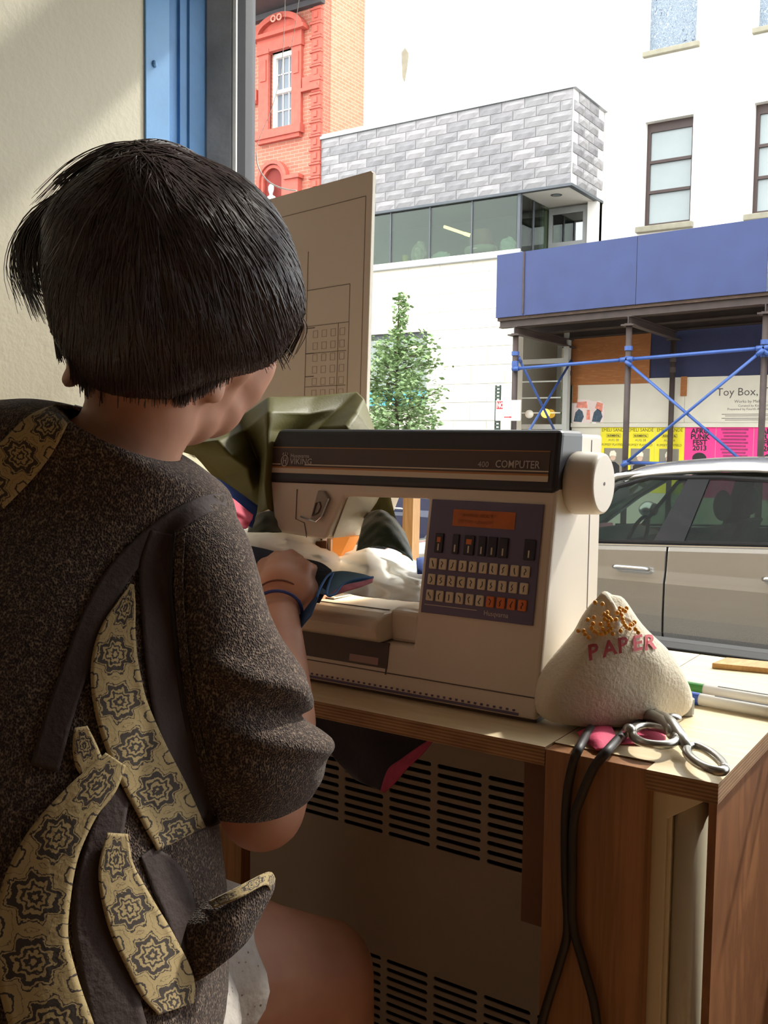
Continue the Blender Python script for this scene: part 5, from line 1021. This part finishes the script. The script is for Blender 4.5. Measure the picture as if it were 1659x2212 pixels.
# left arm, beyond the torso
EL2, WL2 = atD(120, 1480, 1.02), atD(505, 1262, 1.17)
capsule(B, [(SL, .045), (EL2, .040), ((EL2+WL2)/2, .034), (WL2, .024)])
hand(WL2, [WL2+Vector((.055, .06, .012)), WL2+Vector((.04, .07, .012)), WL2+Vector((.022, .072, .01)), WL2+Vector((.005, .068, .006))],
     [[WL2+Vector((.08, .07, -.004)), WL2+Vector((.09, .062, -.02)), WL2+Vector((.094, .055, -.028))], [WL2+Vector((.06, .09, -.004)), WL2+Vector((.068, .09, -.018)), WL2+Vector((.07, .085, -.028))], [WL2+Vector((.035, .095, -.005)), WL2+Vector((.04, .1, -.018)), WL2+Vector((.042, .097, -.028))], [WL2+Vector((.01, .09, -.006)), WL2+Vector((.013, .096, -.018)), WL2+Vector((.014, .094, -.028))]], [WL2+Vector((.045, .02, -.005)), WL2+Vector((.07, .035, -.012)), WL2+Vector((.085, .045, -.02))])
# legs
HR, HL = PE+_r0*.065+FW*.05, PE-_r0*.08+FW*.05
KR, KL = atD(694, 2104, .955), atD(405, 2000, 1.10)
FRt, FLt = Vector((KR.x+.0, KR.y+.02, .07)), Vector((KL.x, KL.y-.02, .07))
for h_, k_, f_ in ((HR, KR, FRt), (HL, KL, FLt)):
    capsule(B, [(PE, .10), (h_, .085), ((h_+k_)/2, .072), (k_, .053), (k_+(f_-k_)*.35, .052), (k_+(f_-k_)*.8, .040), (f_, .038)])
    capsule(B, [(f_+Vector((0, -.02, -.03)), .036), (f_+Vector((-.02, .09, -.038)), .030), (f_+Vector((-.03, .15, -.045)), .022)])
body_o = obj('body', B, skin, pr_, recalc=True)
md = body_o.modifiers.new('blend', 'REMESH'); md.mode = 'VOXEL'; md.voxel_size = .0042; md.use_smooth_shade = True
md = body_o.modifiers.new('relax', 'SMOOTH'); md.factor = .5; md.iterations = 8
for s_ in (1, -1): obj('eye', MB().ball(hp(s_*.031, .083, -.008), .011, 14, 10), plain('eye_white', 'ddd8d0', .2, .02), pr_, smooth=True)
# ------------------------------------------------------------------ hair
t = NT('dark_hair'); t.col(t.ramp(t.noise(t.mapped((1, 1, 1)), 40, 3), ((.3, '33292a'), (.7, '4a3d3b')))); hair_m = t.done(.42, spec=.5)
HO = [(300, 308), (345, 308), (390, 322), (432, 346), (482, 366), (540, 402), (588, 455), (618, 510), (636, 570), (648, 630), (650, 680), (630, 716), (602, 758), (570, 786), (525, 800), (490, 806), (455, 815), (420, 836), (380, 852), (330, 858), (262, 852), (212, 836), (172, 808), (146, 765), (118, 716), (104, 650), (94, 580), (94, 520), (98, 470), (128, 424), (158, 396), (190, 378), (212, 345), (246, 322)]
HCX, HCY, HD = 340, 560, .785
hc = atD(HCX, HCY, HD); HV = (hc-CP).normalized()        # the head is built round its own line of sight
def polar(th):
    """outline radius (px) of the haircut seen along the view direction, at angle th"""
    best = None
    for (x0, y0), (x1, y1) in zip(HO, HO[1:]+HO[:1]):
        a0 = math.atan2(y0-HCY, x0-HCX); a1 = math.atan2(y1-HCY, x1-HCX); d = (a1-a0+math.pi) % (2*math.pi)-math.pi; e = (th-a0+math.pi) % (2*math.pi)-math.pi
        if d and 0 <= e/d <= 1: k = e/d; return math.hypot(x0+(x1-x0)*k-HCX, y0+(y1-y0)*k-HCY)
    return 250
NTH = 96; rad = [polar(2*math.pi*i/NTH-math.pi) for i in range(NTH)]
for _ in range(1): rad = [(rad[i-1]+2*rad[i]+rad[(i+1) % NTH])/4 for i in range(NTH)]
def rr_(th):
    x = ((th+math.pi)/(2*math.pi) % 1)*NTH; i = int(x) % NTH; k = x-int(x); return rad[i]*(1-k)+rad[(i+1) % NTH]*k
def hs(th, ph, lift=0, deep=.105):
    """point of the hair shell: ph 0 faces the viewer's side (back of head), pi/2 the outline, pi the far side"""
    r_ = rr_(th)*(1+lift); s_ = math.sin(ph)**.82 if ph < math.pi else 0
    p = hc+(RT*math.cos(th)-UP*math.sin(th))*(r_*s_*HD/FPX); q = -HV*(deep*(1+lift)*math.cos(ph))
    if ph > math.pi/2 and math.sin(th) > 0: q *= .55            # open towards the face
    return p+q
rings = [[hs(2*math.pi*k/72, max(.02, math.pi*.80*i/24), -.02) for k in range(72)] for i in range(25)]
hcap = obj('hair', MB().loft(rings, True), hair_m, pr_, smooth=True)
st = MB(); rh = random.Random(11)
def ribbon(mb, pts, w0, n=3):
    N = len(pts); mb.tube(pts, [w0*(1-.75*(i/(N-1))**2)+.00008 for i in range(N)], n, caps=False)
CRX, CRY = 300, 345                                    # crown, where the hair grows from
def hpx(x, y, lift):
    th = math.atan2(y-HCY, x-HCX); rho = math.hypot(x-HCX, y-HCY)/rr_(th)
    ph = math.asin(min(1, rho)**(1/.82)) if rho < 1 else math.pi/2+min(.35, (rho-1)*2.2)
    return hs(th, ph, lift+.014*math.sin(7*th+1.0)*math.sin(math.pi*min(rho, 1))), rho
for i in range(6400):
    while True:
        x, y = rh.uniform(90, 650), rh.uniform(305, 860); th = math.atan2(y-HCY, x-HCX)
        if math.hypot(x-HCX, y-HCY) < rr_(th)*1.0: break
    pts = []; sw = rh.gauss(0, .10); L = rh.uniform(14, 30); tip = rh.random(); lf0 = rh.uniform(0, .012); cx_, cy_ = CRX+rh.gauss(0, 34), CRY+rh.gauss(0, 24)
    for k in range(9):
        dx_, dy_ = x-cx_, y-cy_; d_ = math.hypot(dx_, dy_)+1e-6; dx_, dy_ = dx_/d_, dy_/d_
        g_ = .25+.5*min(1, d_/380); vx, vy = dx_*(1-g_*.5)+sw, dy_*(1-g_*.5)+g_*.7; m_ = math.hypot(vx, vy)
        p, rho = hpx(x, y, .004+lf0+.010*math.sin(math.pi*k/8)+(.015*tip*(k/8)**2))
        pts.append(p)
        if rho > 1.08 and k > 2: break
        x += vx/m_*L; y += vy/m_*L
    if len(pts) > 3: ribbon(st, pts, rh.uniform(.0005, .0011))
tag(obj('hair_strands', st, hair_m, hcap, smooth=True, recalc=False), kind='stuff')
wi = MB()
def wisps(path, n, jit, w0=.00035, seed=0, sp0=0):
    r_ = random.Random(seed)
    for i in range(n):
        a, c = r_.gauss(0, 1), r_.gauss(0, 1); N = len(path); dd = r_.gauss(0, .012); bx_, by_ = r_.uniform(-1, 1)*sp0, r_.uniform(-.25, .25)*sp0
        pts = [atD(x+bx_+(a*jit*(k/(N-1))+r_.gauss(0, jit*.12)), y+by_+(c*jit*.7*(k/(N-1))+r_.gauss(0, jit*.12)), d+dd) for k, (x, y, d) in enumerate(path)]
        ribbon(wi, spline(pts, 14), w0*r_.uniform(.7, 1.5))
wisps([(205, 385, .78), (140, 415, .78), (85, 462, .79), (52, 520, .79), (46, 585, .79), (72, 640, .79)], 90, 17, .0005, 1)
wisps([(190, 395, .78), (120, 450, .78), (75, 520, .79), (60, 600, .79), (90, 680, .79)], 60, 14, .0004, 2)
wisps([(180, 420, .77), (110, 470, .78), (84, 540, .78), (96, 620, .78)], 70, 14, .0005, 7)
wisps([(330, 310, .78), (240, 316, .78), (160, 360, .78), (90, 430, .79)], 26, 16, .0003, 3)
wisps([(300, 312, .78), (200, 345, .78), (150, 380, .78), (130, 402, .78)], 40, 10, .0004, 8)
wisps([(590, 620, .77), (634, 680, .79), (634, 715, .80), (606, 764, .80)], 70, 12, .0005, 4, 10)
wisps([(540, 690, .745), (572, 745, .775), (590, 785, .79)], 70, 10, .0005, 5, 26)
wisps([(112, 650, .79), (122, 720, .79), (135, 775, .79)], 60, 8, .0005, 12)
rn = random.Random(21)
for i in range(900):                                   # nape: short hairs running down onto the neck
    x = rn.uniform(150, 505); th0 = math.atan2(250, x-HCX); yb = 812 if x < 170 else (836 if x < 212 else (856 if x < 400 else 856-(x-400)*.5))
    y = yb-rn.uniform(20, 110); pts = []; slant = (x-320)*-.0006+rn.gauss(0, .06); e_ = rn.uniform(6, 26)
    for k in range(7):
        yy = y+(yb+e_-y)*k/6; p, rho = hpx(x+slant*(yy-y), yy, .014+rn.uniform(0, .006))
        if rho > .985:
            d_ = (pts[-1]-CP).dot(FW) if pts else .74; p = atD(x+slant*(yy-y), yy, d_+.003)
        pts.append(p)
    ribbon(wi, pts, rn.uniform(.0004, .0008))
tag(obj('loose_wisps', wi, hair_m, hcap, smooth=True, recalc=False), kind='stuff')
# ------------------------------------------------------------------ jacket
t = NT('brown_tweed_knit'); vo = t.n('ShaderNodeTexVoronoi'); vo.inputs['Scale'].default_value = 760; t.l(t.mapped((1, 1, .7)), vo.inputs['Vector'])
n2 = t.noise(t.co(), 260, 3); sp = t.math('ADD', t.math('MULTIPLY', vo.outputs['Distance'], .55), t.math('MULTIPLY', n2, .6))
t.col(t.ramp(sp, ((.34, '281d1a'), (.52, '382a25'), (.68, '5f4f45'), (.84, '8a7866')))); t.bump(sp, .9, .0025); tweed = t.done(.9, spec=.2, sheen=.15)
smooth_b = plain('brown_ribbed_band', '3a2c28', .8, .12, 12, 200, .25)
def rows_ring(rows, n=56, e=.85):
    rings = []
    for L, R_, dL, dR, th in rows:
        a, c = atD(L[0], L[1], dL), atD(R_[0], R_[1], dR); m_ = (a+c)/2; h_ = (c-a)/2; nn = Vector((h_.y, -h_.x, 0)).normalized()
        rings.append([m_+h_*math.copysign(abs(math.cos(2*math.pi*k/n))**e, math.cos(2*math.pi*k/n))+nn*th*math.copysign(abs(math.sin(2*math.pi*k/n))**e, math.sin(2*math.pi*k/n)) for k in range(n)])
    return rings
def smooth_rings(rings, m): # interpolate between the given rings
    n = len(rings[0]); return [[catmull([r_[k] for r_ in rings], i/(m-1)) for k in range(n)] for i in range(m)]
tor = [((150, 880), (374, 1000), .79, .785, .062), ((60, 866), (436, 1036), .81, .80, .080), ((-90, 896), (488, 1080), .83, .815, .092), ((-170, 1010), (500, 1180), .84, .815, .098),
       ((-200, 1240), (480, 1330), .82, .80, .112), ((-210, 1500), (455, 1540), .79, .775, .12), ((-215, 1760), (448, 1790), .765, .745, .125), ((-230, 2020), (470, 2040), .75, .73, .14), ((-240, 2330), (470, 2320), .73, .72, .15)]
tmb = MB().loft(smooth_rings(rows_ring(tor), 60), False)
rj = random.Random(4)
jk = obj('jacket', tmb, tweed, pr_, smooth=True, solid=.003)
slv = [((420, 1040), (440, 1048), .805, .805, .010), ((372, 1052), (482, 1084), .812, .812, .044), ((318, 1130), (526, 1150), .80, .82, .066), ((300, 1220), (538, 1215), .79, .825, .078), ((292, 1310), (546, 1300), .78, .83, .084), ((296, 1370), (566, 1360), .775, .835, .088), ((300, 1410), (598, 1412), .77, .84, .090),
       ((306, 1450), (606, 1440), .768, .842, .090), ((312, 1490), (598, 1492), .768, .842, .088), ((318, 1525), (602, 1522), .768, .842, .090), ((326, 1570), (622, 1556), .766, .845, .092), ((340, 1630), (636, 1596), .762, .85, .086), ((372, 1705), (640, 1630), .758, .855, .068), ((400, 1768), (636, 1656), .756, .86, .050)]
srings = smooth_rings(rows_ring(slv), 70)
for i, r_ in enumerate(srings):
    for k, p in enumerate(r_):
        an = 2*math.pi*k/56; u = i/69
        fold = .010*math.exp(-((u-.50-.16*math.cos(an))/.05)**2)+.012*math.exp(-((u-.72-.10*math.cos(an))/.045)**2)-.006*math.exp(-((u-.60-.12*math.cos(an))/.05)**2)
        c = sum(r_, Vector())/len(r_); r_[k] = p+(p-c).normalized()*fold*max(0, math.cos(an-.9)) + Vector((0, 0, -.006*u*math.sin(an*2+u*5)))
smb = MB().loft(srings, False)
sl = obj('sleeve', smb, tweed, jk, smooth=True, solid=.003)
obj('sleeve_hem', MB().tube(srings[-1]+[srings[-1][0]], .0022, 6), tweed, jk, smooth=True)
# left sleeve, outside the picture
lsl = [((-20, 940), (-130, 930), .86, .86, .05), ((-40, 1050), (-200, 1060), .88, .90, .07), ((0, 1200), (-180, 1240), .93, .96, .075), ((60, 1330), (-110, 1390), .98, 1.02, .075)]
obj('sleeve', MB().loft(smooth_rings(rows_ring(lsl), 24), False), tweed, jk, smooth=True, solid=.003)
trees = [BVHTree.FromPolygons([tuple(v_) for v_ in m_.v], m_.f) for m_ in (tmb, smb)]
def surf(x, y, off):
    q = ray(x, y).normalized(); best = None
    for tr_ in trees:
        h_ = tr_.ray_cast(CP, q)
        if h_[0] is not None and (best is None or h_[3] < best): best = h_[3]
    return None if best is None else best-off
def band(name, path, m_, off=.003, nu=8, step=12, par=None, solid=.0006, ref=None, aspect=None):
    """strip laid on the jacket; path of (x, y, half width px); uv: along in widths, across"""
    P_ = [Vector((x, y, w_)) for x, y, w_ in path]; n = max(6, int(sum((b_-a_).length for a_, b_ in zip(P_, P_[1:]))/step)); rows = []; uv = []; run = 0; last = None
    c_ = [catmull(P_, i/(n-1)) for i in range(n)]; ds = []
    for i, p in enumerate(c_):
        tg = (c_[min(i+1, n-1)]-c_[max(i-1, 0)]); tg.z = 0; tg.normalize(); nx = Vector((-tg.y, tg.x, 0))
        if last is not None: run += (p.xy-last).length/(2*(ref or 55))
        last = p.xy.copy(); r_ = []
        for j in range(nu):
            s_ = -1+2*j/(nu-1); x, y = p.x+nx.x*p.z*s_, p.y+nx.y*p.z*s_; r_.append((x, y, surf(x, y, off))); uv.append((run, j/(nu-1)))
        rows.append(r_)
    ds = [q[2] for r_ in rows for q in r_ if q[2] is not None]; dm = sum(ds)/len(ds)
    for r_ in rows:                       # smooth over the gaps between torso and sleeve
        for j in range(len(r_)):
            if r_[j][2] is None: r_[j] = (r_[j][0], r_[j][1], dm)
    D_ = [[q[2] for q in r_] for r_ in rows]
    for _ in range(6):
        E_ = [r_[:] for r_ in D_]
        for i in range(len(D_)):
            for j in range(nu):
                nb_ = [D_[a][c] for a, c in ((i-1, j), (i+1, j), (i, j-1), (i, j+1)) if 0 <= a < len(D_) and 0 <= c < nu]; E_[i][j] = min(rows[i][j][2], (D_[i][j]+sum(nb_)/len(nb_))/2)
        D_ = E_
    g_ = [[CP+ray(q[0], q[1]).normalized()*D_[i][j] for j, q in enumerate(r_)] for i, r_ in enumerate(rows)]
    return obj(name, MB().grid(g_), m_, par or jk, smooth=True, solid=solid, uv=uv)
t = NT('floral_medallion_print'); uvx = t.sepxyz(t.co('UV')); dx = t.math('SUBTRACT', t.math('FRACT', uvx[0]), .5); dy = t.math('SUBTRACT', uvx[1], .5)
rad_ = t.math('SQRT', t.math('ADD', t.math('MULTIPLY', dx, dx), t.math('MULTIPLY', t.math('MULTIPLY', dy, dy), .92))); ang = t.math('ARCTAN2', dy, dx)
dia = t.math('MULTIPLY', t.math('ADD', t.math('ABSOLUTE', dx), t.math('ABSOLUTE', dy)), .62); rad_ = t.math('ADD', t.math('MULTIPLY', dia, .55), t.math('MULTIPLY', rad_, .45))
pet = t.math('ADD', rad_, t.math('MULTIPLY', t.math('MULTIPLY', t.math('COSINE', t.math('MULTIPLY', ang, 8.0)), rad_), .14))
nzz = t.noise(t.mapped((1, 1, 1), 'UV'), 11, 3); pet = t.math('ADD', pet, t.math('MULTIPLY', t.math('SUBTRACT', nzz, .5), .15))
cr_, dk_ = 'a58f62', '362a22'
t.col(t.ramp(pet, ((0, cr_), (.035, dk_), (.085, cr_), (.13, dk_), (.175, cr_), (.215, dk_), (.30, cr_), (.325, dk_), (.345, cr_), (.425, '6e5c40'), (.437, cr_), (.56, dk_), (.60, cr_)), 'CONSTANT')); t.bump(t.noise(t.co(), 260, 2), .3, .001); floral = t.done(.8, sheen=.2)
BP = [(488, 1082, 16), (440, 1092, 20), (372, 1128, 22), (312, 1178, 24), (256, 1240, 26), (206, 1330, 28), (168, 1430, 28), (130, 1540, 30), (96, 1660, 32)]
band('collar', [(158, 884, 10), (205, 902, 13), (262, 936, 14), (322, 978, 14), (366, 1012, 10)], smooth_b, .003)
band('seam_band', BP, smooth_b, .003)
band('side_band', [(350, 1150, 24), (335, 1230, 34), (342, 1340, 36), (356, 1460, 38), (378, 1580, 38), (412, 1700, 36), (448, 1790, 30)], smooth_b, .0035)
for off_, wd in ((0, 9),): band('braid_trim', [(392, 1150, wd), (386, 1240, wd), (392, 1360, wd), (406, 1480, wd), (430, 1610, wd), (470, 1760, wd)], tweed, .0050)
band('piping', [(376, 1150, 3), (368, 1260, 3), (376, 1380, 3), (392, 1500, 3), (414, 1620, 3), (450, 1760, 3)], plain('black_piping', '1d1614', .7, .1), .006, nu=4)
band('lower_panel', [(262, 1700, 22), (236, 1780, 34), (212, 1880, 44), (206, 1980, 52), (226, 2090, 58), (262, 2240, 60)], smooth_b, .0032)
band('lower_panel', [(318, 1840, 20), (362, 1900, 40), (392, 1980, 34), (410, 2060, 24)], smooth_b, .0030)
band('floral_band', [(286, 1262, 4), (272, 1310, 22), (254, 1370, 40), (248, 1440, 52), (262, 1530, 58), (300, 1630, 62), (346, 1720, 62), (392, 1812, 58)], floral, .0050, 12, par=None, ref=52)
band('floral_band', [(250, 1640, 26), (216, 1690, 40), (170, 1740, 46), (112, 1830, 62), (78, 1930, 76), (66, 2030, 82), (84, 2130, 86), (120, 2240, 88)], floral, .0055, 12, ref=70)
band('floral_band', [(254, 1800, 22), (252, 1880, 40), (282, 1970, 56), (322, 2050, 62), (362, 2130, 60), (380, 2180, 40)], floral, .0065, 12, ref=56)
band('floral_band', [(175, 1570, 14), (182, 1610, 26), (196, 1655, 30), (224, 1690, 18)], floral, .0045, 8, ref=40)
band('floral_band', [(140, 886, 20), (92, 930, 44), (40, 990, 52), (-30, 1060, 54)], floral, .0040, 10, ref=46)
# flaring hem corner at her side
g_, uv_ = patch([[atD(*p) for p in r_] for r_ in ([(350, 1960, .72), (420, 1960, .70), (500, 1925, .70), (575, 1888, .72), (592, 1900, .73)], [(340, 2010, .70), (420, 2000, .68), (500, 1960, .685), (570, 1915, .705), (588, 1925, .715)], [(370, 2070, .69), (430, 2050, .675), (500, 2010, .68), (548, 1975, .695), (570, 1960, .705)], [(400, 2130, .69), (440, 2110, .68), (480, 2080, .68), (520, 2045, .69), (540, 2020, .70)])], 26, 18)
obj('hem_corner', MB().grid(g_), tweed, jk, smooth=True, solid=.0025)
g_, uv_ = patch([[atD(*p) for p in r_] for r_ in ([(450, 1948, .692), (510, 1918, .690), (578, 1884, .712), (594, 1898, .722)], [(460, 1962, .684), (520, 1938, .682), (572, 1912, .70), (584, 1926, .71)])], 20, 8)
obj('hem_lining', MB().grid(g_), floral, jk, smooth=True, solid=.001, uv=[(u*3, v_) for u, v_ in uv_])
# ------------------------------------------------------------------ white eyelet shorts, bracelets
ax = (KR-HR).normalized()
t = NT('white_eyelet_cotton'); vo = t.n('ShaderNodeTexVoronoi'); vo.inputs['Scale'].default_value = 130; t.l(t.co(), vo.inputs['Vector'])
t.col(t.ramp(vo.outputs['Distance'], ((0, '6b5a50'), (.10, '6b5a50'), (.16, 'b9b0a8'), (1, 'c4bcb4')))); t.bump(t.noise(t.co(), 30, 4), .8, .006); eye = t.done(.85)
def leg_sleeve(h_, k_, f0, f1, r0_, r1_):
    rings = []; a_ = (k_-h_).normalized(); u_ = a_.cross(Vector((0, 0, 1))).normalized(); v__ = u_.cross(a_)
    for i in range(14):
        f_ = f0+(f1-f0)*i/13; c = h_+(k_-h_)*f_; r_ = r0_+(r1_-r0_)*i/13
        rings.append([c+(u_*math.cos(2*math.pi*k/40)+v__*math.sin(2*math.pi*k/40))*r_*(1+.03*math.sin(7*2*math.pi*k/40+i*.4)) + a_*(.006*math.sin(6*2*math.pi*k/40) if i == 13 else 0) for k in range(40)])
    return rings
sho = obj('shorts', MB().loft(leg_sleeve(HR, KR, -.1, .33, .096, .088), False), eye, pr_, smooth=True, solid=.002)
obj('shorts_leg', MB().loft(leg_sleeve(HL, KL, -.1, .36, .100, .088), False), eye, sho, smooth=True, solid=.002)
obj('shorts_seat', MB().ball(PE, (.17, .125, .105), 28, 16), eye, sho, smooth=True)
def bangle(c, ax_, r_, th, m_, name):
    ax_ = ax_.normalized(); u_ = ax_.cross(Vector((1, 0, 0))).normalized(); v__ = ax_.cross(u_)
    return obj(name, MB().tube([c+(u_*math.cos(2*math.pi*k/32)+v__*math.sin(2*math.pi*k/32))*r_ for k in range(33)], th, 8), m_, None, smooth=True)
wax = W2-W1
tag(bangle(atD(598, 1322, 1.043), wax+FW*.06, .0272, .0019, plain('blue_elastic', '2c3a78', .6, .1), 'hair_tie'), 'blue elastic hair tie on the wrist of the sewing person', 'hair tie')
tag(bangle(atD(602, 1302, 1.052), wax+FW*.10, .0278, .0011, plain('brown_elastic', '6a4030', .6, .1), 'hair_tie'), 'thin brown hair tie just above the blue one', 'hair tie')
# ------------------------------------------------------------------ stool under her
sc_ = Vector((PE.x, PE.y, 0)); so = thing('stool', (PE.x, PE.y, 0), 'wooden stool under the seated person', 'stool')
sw_ = wood('stool_wood', '8a5a34', '6d4325', .5, (20, 20, 3))
obj('seat', MB().tube([sc_+_up*(PE.z-.15), sc_+_up*(PE.z-.108)], .17, 32), sw_, so, bevel=.006)
for k in range(4):
    a = math.pi/4+k*math.pi/2; obj('leg', MB().tube([sc_+Vector((.12*math.cos(a), .12*math.sin(a), PE.z-.15)), sc_+Vector((.17*math.cos(a), .17*math.sin(a), 0))], .016, 10), sw_, so, smooth=True)
